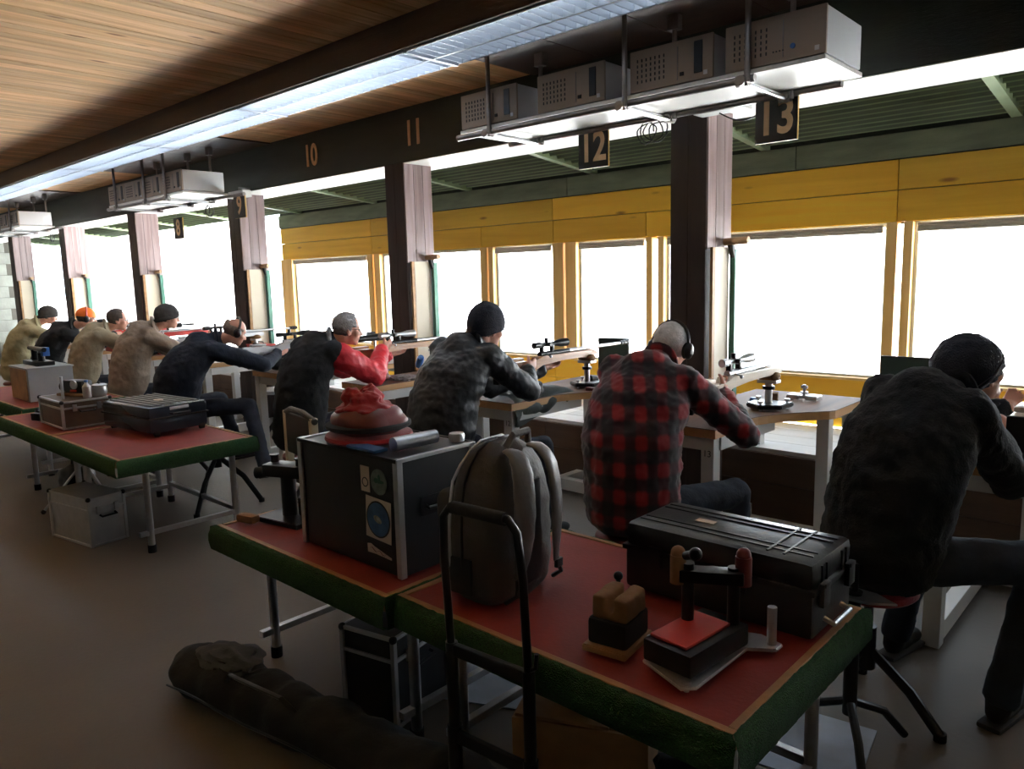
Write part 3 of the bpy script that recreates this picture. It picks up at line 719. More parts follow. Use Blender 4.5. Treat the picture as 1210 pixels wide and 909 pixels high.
# tube, blue tray, tin
t = MB().lathe([(0, 0), (.026, 0), (.026, .19), (.022, .19), (.022, .02), (0, .02)], n=24, rot=(R(-90), 0, R(-4))).build('metal_tube', M['chrome'], None, loc=(-2.125, 1.66, 1.113)); tag(t, 'shiny silver metal tube lying on the corner of the black flight case', 'tube')
t = MB().box((0, 0, .006), (.17, .06, .012), bev=.003).build('blue_tray', M['blueplastic'], None, loc=(-2.235, 1.625, 1.087)); tag(t, 'flat blue plastic tray at the front edge of the flight case', 'tray')
t = MB().lathe([(0, 0), (.03, 0), (.032, .02), (.028, .03), (0, .032)], n=20).build('round_tin', M['alu'], None, loc=(-2.075, 1.925, 1.087)); tag(t, 'small round grey tin behind the silver tube on the flight case', 'tin')

# ------------------------------------------------------------------ backpack
t = thing('backpack', 'grey brown backpack standing on the red table, shoulder straps towards the window', 'backpack', (-1.70, 1.77, .655), R(-84))
mb = MB()
prof = [(.0, .15, .10), (.03, .175, .115), (.15, .185, .12), (.3, .18, .115), (.42, .155, .10), (.48, .11, .075), (.515, .05, .035), (.52, .005, .004)]
rings = []
for z, a, b in prof:
    rings.append([mb.bm.verts.new((a * abs(math.cos(q)) ** .6 * (1 if math.cos(q) > 0 else -1), b * abs(math.sin(q)) ** .6 * (1 if math.sin(q) > 0 else -1), z)) for q in [2 * math.pi * i / 28 for i in range(28)]])
for A, B in zip(rings, rings[1:]):
    for j in range(28): mb.bm.faces.new((A[j], A[(j + 1) % 28], B[(j + 1) % 28], B[j]))
mb.bm.faces.new(rings[0][::-1]); mb.bm.faces.new(rings[-1])
o = mb.build('body', M['backpack'], t); remesh(o, .01, 3, disp=lambda p: .008 * noise.noise(p * 14))
mb = MB().box((-.0, -.135, .20), (.27, .09, .30), bev=.035); o = mb.build('front_pocket', M['backpack'], t); remesh(o, .009, 3, disp=lambda p: .008 * noise.noise(p * 13))
for x in (-.085, .085):
    cp = [(x * .7, .075, .495), (x * .8, .118, .485), (x * .95, .150, .43), (x * 1.05, .162, .32), (x * 1.1, .158, .21), (x * 1.25, .145, .10)]; cr = [.022, .034, .041, .043, .038, .020]
    pts = []; rr = []
    for q in range(26):
        f_ = q / 25 * 5; k_ = min(int(f_), 4); u_ = f_ - k_; P0, P1, P2, P3 = [Vector(cp[min(max(k_ + d_, 0), 5)]) for d_ in (-1, 0, 1, 2)]
        pts.append(.5 * (2 * P1 + (P2 - P0) * u_ + (2 * P0 - 5 * P1 + 4 * P2 - P3) * u_ ** 2 + (3 * P1 - P0 - 3 * P2 + P3) * u_ ** 3)); rr.append(cr[k_] + (cr[k_ + 1] - cr[k_]) * u_ + .0015 * math.sin(q * 2.1))
    s_ = MB().tube(pts, rr, 14, flat=.34).build('shoulder_strap', M['backpack2'], t, ang=80)
    MB().tube([(x * 1.25, .145, .11), (x * 1.5, .15, .05), (x * 1.6, .11, .02)], .008, 6).build('webbing', M['black'], s_)
    MB().box((x * 1.3, .152, .085), (.035, .014, .03), bev=.003).build('buckle', M['black'], s_)
mb = MB().tube([(-.06, .07, .505), (-.04, .085, .545), (.04, .085, .545), (.06, .07, .505)], .012, 10); mb.build('grab_handle', M['backpack2'], t)
for y_ in (-.065, -.015):
    zz = [(.05, .186), (.15, .193), (.25, .192), (.33, .184), (.40, .168), (.45, .143), (.49, .105), (.515, .055)]
    MB().tube([(a_, y_ * (1 - .5 * max(0, z_ - .4) / .12), z_) for z_, a_ in zz] + [(-a_, y_ * (1 - .5 * max(0, z_ - .4) / .12), z_) for z_, a_ in zz[::-1]], .005, 8).build('zip', M['alu'] if y_ < -.05 else M['black'], t)
MB().box((.19, -.03, .10), (.012, .10, .12), bev=.005).build('side_pocket', M['black'], t)
MB().box((0, .118, .22), (.11, .012, .34), bev=.005).build('back_panel', M['black'], t)

# ------------------------------------------------------------------ ribbed black case
t = thing('hard_case', 'large ribbed black hard case with metal handle on the nearest table', 'case', (-1.39, 2.04, .655))
W, D, H_ = .63, .31, .225
shell = mat('black moulded case', (.022, .023, .026), .3, 0, .2, 8, .06)
MB().box((W / 2, D / 2, .07), (W, D, .14), bev=.018).build('case_base', shell, t)
lid = MB().box((W / 2, D / 2, .185), (W, D, .085), bev=.028).build('case_lid', shell, t)
for y in (.06, .095, D - .095, D - .06): MB().box((W / 2, y, .2275), (W - .05, .008, .007), bev=.002).build('lid_rib', shell, lid, False)
for y in (.06, .095, D - .095, D - .06): MB().box((W + .001, y, .18), (.007, .008, .06), bev=.002).build('lid_rib', shell, lid, False)
for x in (.48, .53): MB().box((x, D / 2, .2275), (.008, D - .06, .007), bev=.002).build('lid_rib', shell, lid, False)
MB().box((W / 2, D / 2, .142), (W + .014, D + .014, .016), bev=.004).build('rim', M['black'], t, False)
MB().box((W / 2 - .1, D / 2, .2295), (.065, .03, .002)).build('label_plate', M['paper'], t, False)
for y in (.055, D - .055):
    k = MB(); k.box((W + .012, y, .13), (.016, .05, .07), bev=.003); k.box((W + .016, y, .16), (.014, .04, .012), bev=.002); k.build('latch', M['black'], t)
for x in (.12, .41):
    k = MB(); k.box((x, -.010, .13), (.05, .016, .07), bev=.003); k.build('latch', M['black'], t)
mb = MB(); mb.tube([(W + .006, .07, .05), (W + .035, .07, .04), (W + .035, .20, .04), (W + .006, .20, .05)], .008, 8); mb.build('metal_handle', M['chrome'], t)

# ------------------------------------------------------------------ benchrests on the near table
def plate(nm, pts, z0, z1, m, par, bev=.003): return MB().prism(pts, z0, z1, 'Z', bev).build(nm, m, par, False)
t = thing('pedestal_rest', 'black framed rest with red top plate at the near corner of the table', 'rifle rest', (-1.0, 1.64, .655), R(0))
plate('aluminium_base', [(-.05, -.02), (.10, -.08), (.13, -.05), (.13, .22), (.20, .26), (.20, .30), (.13, .32), (-.06, .25)], 0.012, .022, M['alu'], t)
for x, y in ((-.02, .0), (.10, -.05), (.175, .28)):
    k = MB(); k.cyl((x, y, 0), (x, y, .03), .007, n=10); k.lathe([(0, .022), (.014, .022), (.014, .03), (0, .032)], (x, y, 0), 16); k.build('levelling_screw', M['chrome'], t)
MB().cyl((-.035, .0, .02), (-.035, .0, .085), .011, n=14).build('spacer_post', M['chrome'], t)
MB().cyl((.175, .28, .02), (.175, .28, .13), .013, n=14).build('spacer_post', M['alu'], t)
MB().box((.045, .10, .058), (.15, .27, .06), (0, 0, R(-6)), .006).build('frame_body', M['blackmetal'], t)
MB().box((.035, .085, .0945), (.115, .20, .008), (0, 0, R(-6)), .002).build('red_top', M['redplastic'], t, False)
MB().cyl((.0, .13, .09), (.0, .13, .26), .017, n=16).build('column', M['blackmetal'], t)
MB().cyl((.10, .2, .09), (.10, .2, .25), .017, n=16).build('column', M['blackmetal'], t)
MB().box((.05, .165, .225), (.17, .05, .035), (0, 0, R(30)), .004).build('cross_head', M['greenmetal'] if 0 else M['blackmetal'], t)
for x, y, mm in ((-.025, .12, 'tan'), (.12, .215, 'maroon')):
    k = MB(); k.cyl((x, y, .20), (x, y, .28), .022, n=18); k.sph((x, y, .285), .02); k.build('clamp_knob', M[mm], t)
k = MB(); k.cyl((.01, .10, .29), (.05, .08, .31), .012, n=12); k.sph((.05, .08, .31), .018); k.build('adjusting_lever', M['blackmetal'], t)
t = thing('rear_bag_rest', 'tan leather topped black rest on a wooden plate beside the red topped one', 'rifle rest', (-1.165, 1.66, .655), R(8))
plate('wooden_plate', [(-.075, -.06), (.06, -.06), (.06, .12), (-.075, .12)], 0, .02, M['lip'], t)
mb = MB().box((-.005, .03, .058), (.12, .15, .075), bev=.012); o = mb.build('leather_base', M['rubber'], t)
k = MB(); k.box((-.036, .03, .125), (.045, .13, .07), bev=.012); k.box((.03, .03, .125), (.045, .13, .07), bev=.012); k.box((-.003, .03, .103), (.10, .13, .02), bev=.006); o = k.build('leather_ears', M['tan'], t); remesh(o, .006, 2, disp=lambda p: .003 * noise.noise(p * 30))
k = MB(); k.cyl((-.04, .10, .10), (-.04, .10, .165), .007, n=10); k.sph((-.04, .10, .17), .014); k.build('adjusting_knob', M['black'], t)

# spotting scope stand left of the flight case
t = thing('black_vise', 'black rest with clamp head and knobs left of the flight case', 'rifle rest', (-2.93, 1.70, .655), R(10))
plate('base', [(-.13, -.08), (.13, -.08), (.15, .1), (-.13, .12)], 0, .022, M['blackmetal'], t)
MB().cyl((-.02, .02, .02), (-.02, .02, .2), .034, n=18).build('column', M['black'], t)
MB().box((-.02, .02, .225), (.20, .10, .055), (0, 0, R(12)), .008).build('clamp_head', M['blackmetal'], t)
for x, z in ((-.10, .27), (.06, .275)):
    k = MB(); k.cyl((x, .02, .24), (x, .02, .28), .018, n=14); k.cyl((x, .02, .28), (x, .02, .286), .022, n=14); k.build('clamp_screw', M['blackmetal'], t)
MB().cyl((-.13, .0, .205), (-.18, -.02, .20), .026, n=16).build('side_knob', M['rubber'], t)
MB().cyl((.11, .03, .02), (.11, .03, .16), .008, n=10).build('guide_rod', M['alu'], t)
MB().box((.07, .06, .06), (.09, .07, .08), bev=.008).build('counterweight', M['rubber'], t)
t = MB().box((0, 0, .018), (.10, .05, .036), (0, 0, R(15)), .012).build('wood_block', M['tan'], None, loc=(-3.06, 1.57, .655)); tag(t, 'small tan block at the left end of the table with the flight case', 'block')

# ------------------------------------------------------------------ hand trolley in front of the table
t = thing('hand_trolley', 'black folding hand trolley with padded loop handle in front of the near table', 'trolley', (-1.35, 1.33, 0), R(4))
hw = .135
pts = [(-hw, .01, .66), (-hw, -.005, .95), (-hw + .01, -.012, 1.07), (-hw + .035, -.014, 1.10)] + [(hw - .035, -.014, 1.10), (hw - .01, -.012, 1.07), (hw, -.005, .95), (hw, .01, .66)]
MB().tube(pts, .0115, 12).build('loop_handle', M['blackmetal'], t)
MB().tube([(-hw + .045, -.014, 1.10), (hw - .045, -.014, 1.10)], .0175, 14).build('foam_grip', M['rubber'], t)
for s in (-1, 1):
    MB().cyl((s * hw, .01, .28), (s * hw, .01, .70), .017, n=14).build('telescopic_rail', M['blackmetal'], t)
    MB().cyl((s * hw, .01, .08), (s * hw, .01, .45), .021, n=14).build('lower_rail', M['blackmetal'], t)
    k = MB(); k.cyl((s * (hw + .03), -.02, .08), (s * (hw + .06), -.02, .08), .08, n=28); w_ = k.build('wheel', M['rubber'], t)
    MB().cyl((s * (hw + .028), -.02, .08), (s * (hw + .062), -.02, .08), .04, n=20).build('wheel_hub', M['alu'], w_)
for z in (.12, .42, .68): MB().box((0, .01, z), (2 * hw, .02, .035), bev=.004).build('cross_bar', M['blackmetal'], t, False)
MB().box((0, .14, .03), (.32, .24, .012), bev=.004).build('toe_plate', M['blackmetal'], t, False)
k = MB(); k.tube([(hw, .01, .70), (hw + .03, .0, .72), (hw + .035, .0, .76)], .006, 8); k.build('hook', M['blackmetal'], t)
MB().cyl((-hw - .06, -.02, .08), (hw + .06, -.02, .08), .008, n=10).build('axle', M['blackmetal'], t)

# ------------------------------------------------------------------ on the floor
t = thing('rifle_bag', 'long soft dark rifle bag lying on the floor under the table edge', 'bag', (-2.22, 1.40, 0), R(8))
mb = MB()
for i in range(9):
    x = -.78 + i * .195; mb.sph((x, 0, .095 + .01 * math.sin(i * 2)), (.17, .135 - .003 * i, .10), u=14, v=10)
mb.box((0, 0, .08), (1.6, .22, .12), bev=.03)
o = mb.build('body', mat('dark canvas', (.018, .018, .018), .9, 0, .25, 9, .3, 60), t); remesh(o, .018, 5, disp=lambda p: .018 * noise.noise(p * 7) + .006 * noise.noise(p * 22))
MB().tube([(-.5, -.08, .17), (-.45, -.1, .22), (-.15, -.1, .22), (-.1, -.08, .17)], .011, 8, flat=.5).build('carry_handle', M['black'], t)
MB().tube([(-.8 + .1 * k, -.155 + .006 * math.sin(k), .10) for k in range(17)], .005, 6).build('zip', M['black'], t)
mb = MB(); blob(mb, (-.62, .02, .19), (.17, .10, .035), .35, 2.5, 9); mb.build('folded_flap', mat('charcoal fabric', (.05, .05, .05), .85, 0, .2, 9, .3), t)

def alu_case(nm, lab, loc, d, body, rz_=0, front='alu'):
    t = thing(nm, lab, 'case', loc, rz_); W, D, H_ = d
    MB().box((0, 0, H_ / 2), (W - .008, D - .008, H_ - .004)).build('shell', body, t, False)
    for x in (-W / 2, W / 2):
        for y in (-D / 2, D / 2):
            MB().box((x * .98, y * .98, H_ / 2), (.02, .02, H_), bev=.003).build('corner_profile', M['alu'], t, False)
            MB().sph((x * .985, y * .985, H_ - .008), .016, u=12, v=8).build('corner_cap', M['blackmetal'], t)
    for z in (.008, H_ - .008, H_ * .74):
        for y in (-D / 2, D / 2): MB().box((0, y * .985, z), (W, .014, .014), bev=.002).build('edge_profile', M['alu'], t, False)
        for x in (-W / 2, W / 2): MB().box((x * .985, 0, z), (.014, D, .014), bev=.002).build('edge_profile', M['alu'], t, False)
    for y in (-D * .25, D * .25): MB().box((W / 2 + .006, y, H_ * .74), (.014, .03, .05), bev=.003).build('latch', M['chrome'], t)
    MB().tube([(W / 2, -.05, H_ * .62), (W / 2 + .025, -.05, H_ * .6), (W / 2 + .025, .05, H_ * .6), (W / 2, .05, H_ * .62)], .007, 8).build('carry_handle', M['blackmetal'], t)
    return t
alu_case('aluminium_case', 'silver aluminium case on the floor under the table with the suitcase', (-5.56, 1.70, 0), (.50, .24, .33), M['alu'], R(10))
alu_case('black_alu_case', 'black case with aluminium edges on the floor under the near tables', (-2.32, 1.78, 0), (.26, .34, .37), M['black'], R(12))
t = thing('duffel', 'small black bag on the floor below the brown metal case', 'bag', (-6.9, 2.05, 0))
mb = MB(); blob(mb, (0, 0, .12), (.18, .13, .12), .2, 2, 4, zmin=0.0); mb.build('body', M['black'], t)
MB().tube([(-.08, 0, .22), (-.06, 0, .28), (.06, 0, .28), (.08, 0, .22)], .008, 8).build('handle', M['rubber'], t)
# wooden box and optics on the floor under the near table
t = thing('wooden_box', 'open brown wooden box on the floor under the nearest table', 'box', (-1.50, 1.97, 0), R(25))
for c, d in (((0, -.15, .11), (.46, .014, .22)), ((0, .15, .11), (.46, .014, .22)), ((-.223, 0, .11), (.014, .286, .22)), ((.223, 0, .11), (.014, .286, .22))): MB().box(c, d, bev=.002).build('side_board', M['lip'], t, False)
MB().box((0, 0, .01), (.43, .28, .014)).build('bottom_board', M['lip'], t, False)
MB().box((-.06, .0, .227), (.32, .30, .012), bev=.002).build('lid', M['lip'], t, False)
t = MB(); t.cyl((-.09, 0, .045), (.05, 0, .045), .034, .042, n=20); t.cyl((.05, 0, .045), (.08, 0, .045), .045, n=20); t.cyl((-.12, 0, .045), (-.09, 0, .045), .026, n=20)
o = t.build('optic', M['blackmetal'], None, loc=(-1.50, 1.90, .234)); tag(o, 'black scope tube lying on the brown box under the nearest table', 'scope')
t = thing('tool_bag', 'dark soft bag on the floor beside the brown box, under the table', 'bag', (-1.02, 1.98, 0))
mb = MB(); blob(mb, (0, 0, .11), (.2, .15, .11), .3, 2.4, 14, zmin=0); mb.build('body', M['rubber'], t)
MB().tube([(-.08, 0, .2), (-.06, 0, .26), (.06, 0, .26), (.08, 0, .2)], .008, 8).build('handle', M['black'], t)

for (x, y, w, d, a, lab) in ((-2.18, 2.18, .62, .5, 25, 'pale blue grey sheet lying on the floor behind the hand trolley'), (-.93, 2.56, .34, .42, 8, 'pale blue sheet on the floor below the near table corner')):
    o = MB().box((0, 0, .003), (w, d, .006), bev=.001).build('floor_sheet', mat('pale blue grey sheet', (.34, .40, .50), .5, 0, .15, 9, 0), None, False, loc=(x, y, 0)); o.rotation_euler = (0, 0, R(a)); tag(o, lab, 'sheet')
# tripod leg piece in the far left
t = thing('light_tripod', 'slim chrome tripod standing on the floor left of the silver case', 'tripod', (-6.35, 1.95, 0))
for k in range(3):
    a = R(-100 + 120 * k); l_ = MB().cyl((0, 0, .36), (.3 * math.cos(a), .3 * math.sin(a), .02), .010, n=10).build('leg', M['chrome'], t)
    MB().sph((.3 * math.cos(a), .3 * math.sin(a), .018), .018, u=12, v=8).build('rubber_foot', M['rubber'], l_)
MB().cyl((0, 0, .12), (0, 0, .5), .012, n=12).build('column', M['chrome'], t)

# ------------------------------------------------------------------ stools
def stool(lab, loc, seat_h=.5, seat='maroon', seat_r=.17, rz_=0, legr=.28, hub=.22, grp='tripod stools', kind='stool', with_seat=True):
    t = thing(kind, lab, 'stool', loc, rz_, grp)
    if with_seat:
        MB().lathe([(0, -.02), (seat_r - .01, -.02), (seat_r, -.01), (seat_r, .012), (seat_r - .015, .022), (0, .024)], (0, 0, seat_h), 32).build('seat', M[seat], t)
        MB().cyl((0, 0, seat_h - .035), (0, 0, seat_h - .02), .07, n=18).build('seat_plate', M['blackmetal'], t)
    MB().cyl((0, 0, hub - .05), (0, 0, seat_h - .02), .018, n=14).build('spindle', M['blackmetal'], t)
    MB().cyl((0, 0, hub - .05), (0, 0, hub + .12), .032, n=16).build('hub', M['blackmetal'], t)
    for k in range(3):
        a = R(-90 + 120 * k) ; e = (legr * math.cos(a), legr * math.sin(a), .016)
        g = MB().tube([(0.02 * math.cos(a), .02 * math.sin(a), hub + .02), (legr * .6 * math.cos(a), legr * .6 * math.sin(a), hub * .62), e], .016, 10, flat=1.3).build('leg', M['blackmetal'], t)
        MB().cyl((e[0], e[1], 0), (e[0], e[1], .03), .022, n=14).build('rubber_foot', M['rubber'], g)
    return t
STOOLS = {14: (-.88, 2.93, .50, 'redcloth', 'round red brown stool under the man at the right edge'), 13: (-2.0, 2.98, .43, 'maroon', 'stool under the man in the plaid jacket'),
          12: (-3.38, 2.98, .43, 'maroon', 'stool under the man in navy beanie and quilted jacket'), 11: (-4.85, 2.98, .43, 'maroon', 'stool under the man in red and black'),
          10: (-6.88, 2.92, .43, 'maroon', 'stool under the bald man in navy'), 9: (-8.1, 2.95, .43, 'maroon', 'stool under the man in tan jacket and beanie'),
          8: (-9.42, 2.95, .43, 'maroon', 'stool under the bareheaded man in beige'), 7: (-10.6, 2.95, .43, 'maroon', 'stool under the man with the orange cap'), 6: (-11.9, 2.95, .43, 'maroon', 'stool under the farthest man in olive')}
for k, (x, y, h, m_, lab) in STOOLS.items(): stool(lab, (x, y, 0), h, m_, rz_=R(20 * (k % 5)))
stool('empty black tripod stool behind the table with the suitcase', (-5.52, 2.62, 0), .56, 'rubber', .13, R(30), .30, .36)
stool('stool with shiny round steel seat under the bench with the silver rifle', (-7.0, 4.02, 0), .60, 'chrome', .18, 0, .24, .3)
# bare screw spindle beside the near table corner
t = thing('screw_stool_base', 'bare threaded stool spindle with steel flange beside the near table corner', 'stool', (-.83, 2.60, 0), 0, 'tripod stools')
k = MB(); k.prism([(-.11, 0), (-.05, -.06), (.06, -.05), (.14, .0), (.06, .05), (-.05, .06)], .585, .593, 'Z', .002); k.build('flange', M['chrome'], t, False)
k = MB(); pr = [(0, .59), (.028, .59), (.028, .602), (.02, .604)]
z = .604
while z < .70: pr += [(.0135, z), (.0135, z + .003), (.0105, z + .0045), (.0105, z + .0055)]; z += .007
pr += [(0, z)]
k.lathe(pr, n=16); k.build('threaded_screw', M['blackmetal'], t)
MB().cyl((0, 0, .15), (0, 0, .585), .024, n=16).build('column', M['blackmetal'], t)
for q in range(3):
    a = R(-60 + 120 * q); e = (.25 * math.cos(a), .25 * math.sin(a), .016)
    MB().tube([(0, 0, .2), (e[0] * .6, e[1] * .6, .13), e], .015, 10).build('leg', M['blackmetal'], t)

# ------------------------------------------------------------------ far table gear
t = thing('suitcase', 'glossy blue black suitcase with ribbed grey lid lying on a red table', 'suitcase', (-6.0, 2.0, .655), R(6))
W, D, H_ = .68, .44, .21
MB().box((W / 2, D / 2, .075), (W, D, .11), bev=.03).build('lower_shell', M['suitcase'], t)
MB().box((W / 2, D / 2, .165), (W, D, .09), bev=.03).build('upper_shell', M['suitcase'], t)
for k in range(7): MB().box((W / 2, .06 + k * .053, .209), (W - .08, .030, .016), bev=.006).build('lid_rib', M['greycase'], t)
MB().box((W / 2, D / 2, .125), (W + .01, D + .01, .012), bev=.003).build('zip_band', M['rubber'], t, False)
for x, y in ((.06, .05), (.06, D - .05), (W - .015, .05), (W - .015, D - .05)):
    k = MB(); k.cyl((x, y - .015, .018), (x, y + .015, .018), .018, n=16); k.box((x, y, .03), (.03, .045, .02), bev=.004); k.build('castor', M['rubber'], t)
MB().tube([(W + .0, D * .35, .15), (W + .03, D * .35, .15), (W + .03, D * .65, .15), (W, D * .65, .15)], .008, 8).build('side_handle', M['black'], t)
k = MB(); k.box((W + .004, D * .5, .185), (.01, .14, .02), bev=.003); k.build('lock', M['alu'], t)
MB().sph((W * .6, D * .5, .216), (.045, .03, .004)).build('oval_badge', M['paper'], t)
alu_case('metal_case', 'brown scratched metal case on the red table left of the suitcase', (-6.44, 1.96, .655), (.52, .34, .21), M['browncase'], R(0))
t = thing('clutter_rest', 'black rifle rest with a silver blue disc on the brown metal case', 'rifle rest', (-6.45, 2.0, .867), R(20))
plate('base', [(-.15, -.08), (.15, -.08), (.15, .08), (-.15, .08)], 0, .02, M['tan'], t)
k = MB(); k.box((0, 0, .07), (.20, .10, .10), bev=.02); k.cyl((-.1, 0, .06), (-.16, 0, .07), .045, n=16); k.build('body', M['blackmetal'], t)
MB().cyl((.03, -.055, .09), (.03, -.068, .09), .034, n=22).build('disc', M['chrome'], t)
MB().box((.03, -.07, .045), (.06, .012, .016), bev=.002).build('red_tab', M['redplastic'], t)
t = thing('steel_cup', 'small steel pot beside the black rest on the brown case', 'pot', (-6.27, 2.09, .867))
MB().lathe([(0, 0), (.045, 0), (.055, .03), (.05, .075), (.056, .085), (.04, .092), (0, .095)], n=24).build('pot', M['alu'], t)
MB().sph((0, 0, .1), .01).build('lid_knob', M['black'], t)
t = thing('water_bottle', 'clear plastic water bottle with blue cap on the brown metal case', 'bottle', (-6.24, 1.99, .867))
MB().lathe([(0, 0), (.028, 0), (.03, .01), (.03, .085), (.012, .11), (.012, .12), (0, .12)], n=20).build('bottle_body', M['alu'], t)
MB().cyl((0, 0, .12), (0, 0, .135), .014, n=14).build('cap', M['blueplastic'], t)
o = MB().cyl((0, 0, 0), (0, 0, .17), .011, n=12).build('metal_rod', M['chrome'], None, loc=(-6.33, 1.85, .867)); tag(o, 'upright silver rod at the front of the brown metal case', 'rod')
o = MB(); o.box((0, 0, .03), (.10, .05, .06), (0, 0, .3), .01); o.cyl((-.05, .02, .05), (-.08, .03, .07), .022, n=14); o = o.build('black_gadget', M['blackmetal'], None, loc=(-6.83, 1.80, .655)); tag(o, 'small black clamp on the red table left of the brown case', 'clamp')
t = thing('grey_box', 'tall light grey plywood box standing on the farthest gear table', 'box', (-8.25, 2.25, .655))
MB().box((0, 0, .15), (.55, .38, .30), bev=.004).build('box_body', M['boxgrey'], t, False)
MB().box((-.02, -.192, .15), (.50, .006, .29), bev=.002).build('front_board', M['lip'], t, False)
MB().box((0, 0, .307), (.57, .40, .014), bev=.003).build('lid', M['boxgrey'], t, False)
t = thing('rest_on_grey_box', 'dark scoped rest with blue box on the tall grey box', 'rifle rest', (-8.3, 2.25, .97))
k = MB(); k.box((0, 0, .02), (.42, .16, .04), bev=.006); k.cyl((-.1, 0, .04), (-.1, 0, .14), .03, n=14); k.cyl((.1, 0, .04), (.1, 0, .12), .03, n=14); k.build('rest_body', M['blackmetal'], t)
MB().cyl((-.24, 0, .15), (.2, 0, .15), .022, n=14).build('scope_tube', M['blackmetal'], t)
MB().box((.15, .02, .13), (.08, .06, .08), bev=.003).build('blue_box', M['blueplastic'], t)

# ------------------------------------------------------------------ bench clutter
def mon(lab, x, y, w=.32, h=.27, rz_=0, zb=.9):
    t = thing('monitor', lab, 'monitor', (x, y, .5), rz_, 'monitors on the ledge')
    MB().box((0, 0, zb - .5 + h / 2), (w, .03, h), bev=.004).build('screen_housing', M['black'], t, False)
    MB().box((0, -.017, zb - .5 + h / 2), (w - .02, .003, h - .02)).build('screen', mat('dark green screen', (.03, .055, .045), .3, 0, .1, 3, 0), t, False)
    MB().cyl((0, .0, .01), (0, 0, zb - .5 + .02), .016, n=12).build('stand_pole', M['blackmetal'], t)
    MB().box((0, 0, .008), (.2, .16, .015), bev=.004).build('stand_foot', M['blackmetal'], t, False)
mon('dark green monitor behind the bench between the beanie and plaid men', -3.66, 5.22, .28, .27, R(10), .9)
mon('dark green monitor left of the head of the man at the right edge', -1.36, 5.16, .36, .27, 0, .87)
# items on bench of lane 13
def knob_rest(x, y, lab):
    t = thing('cross_rest', lab, 'rifle rest', (x, y, BT))
    for s in (-1, 1): MB().box((s * .06, 0, .022), (.075, .10, .03), bev=.008).build('foot', M['alu'], t)
    k = MB(); k.cyl((0, 0, .02), (0, 0, .10), .010, n=12); k.cyl((-.02, 0, .085), (.02, 0, .085), .009, n=10); k.cyl((0, 0, .045), (0, 0, .055), .024, n=16); k.build('screw', M['chrome'], t)
    MB().box((0, 0, .02), (.16, .03, .02), bev=.003).build('bridge', M['alu'], t)
knob_rest(-1.88, 4.78, 'silver two footed screw rest on the bench by the plaid man')
def tin(x, y, lab, m_, r_=.03, h=.045):
    o = MB().lathe([(0, 0), (r_, 0), (r_, h * .8), (r_ * .9, h * .82), (r_ * .9, h), (0, h)], n=22).build('tin', M[m_], None, loc=(x, y, BT)); tag(o, lab, 'tin')
tin(-2.06, 4.45, 'small blue tin on the bench by the plaid man', 'blueplastic')
o = MB().box((0, 0, .035), (.07, .09, .07), (0, 0, R(20)), .008).build('wooden_block', M['tan'], None, loc=(-1.99, 4.55, BT)); tag(o, 'brown block beside the blue tin on the bench', 'block')
t = thing('rail_rest', 'long black tray rest with silver block and knobs on the bench numbered 12', 'rifle rest', (-3.30, 4.60, BT), 0)
MB().box((.02, .1, .02), (.30, .20, .03), bev=.006).build('tray', M['blackmetal'], t)
MB().box((.05, .08, .055), (.13, .10, .045), bev=.004).build('silver_block', M['alu'], t)
MB().cyl((-.11, .02, .03), (-.11, -.06, .05), .03, n=16).build('knob', M['rubber'], t)
MB().cyl((.15, .08, .03), (.15, .08, .10), .012, n=12).build('upright_screw', M['chrome'], t)
MB().box((.15, .08, .105), (.05, .05, .012), bev=.003).build('screw_head', M['alu'], t)
o = MB().box((0, 0, .012), (.08, .035, .024), bev=.003).build('small_block', M['maroon'], None, loc=(-3.25, 4.35, BT)); tag(o, 'little dark block near the front edge of the bench numbered 12', 'block')
# coat hanging over bench 12
mb = MB(); nu, nv = 26, 18; g = []
for i in range(nu + 1):
    row = []
    for j in range(nv + 1):
        u = i / nu; v = j / nv
        s = u * .56                      # from the bench top over its right edge
        if s < .25: x = -.25 + s; z = .012
        else: x = .02 + .03 * math.sin((s - .25) * 9); z = .012 - (s - .25) * (.62 - .4 * v)
        y = .02 + v * .62
        nz = noise.noise(Vector((u * 4, v * 6, 2))) * .016 + abs(math.sin(v * 9 + u * 3)) * .014
        if s >= .25: x += nz * 1.5
        row.append(mb.bm.verts.new((x, y, z + (nz + .012 if s < .25 else 0))))
    g.append(row)
for i in range(nu):
    for j in range(nv): mb.bm.faces.new((g[i][j], g[i + 1][j], g[i + 1][j + 1], g[i][j + 1]))
bmesh.ops.solidify(mb.bm, geom=mb.bm.faces[:], thickness=.008)
o = mb.build('folded_coat', mat('grey green waxed cloth', (.10, .11, .10), .6, 0, .25, 10, .3, 60), None, ang=80, loc=(-3.40, 3.62, BT + .002)); tag(o, 'grey green coat draped over the edge of the bench numbered 12', 'coat')
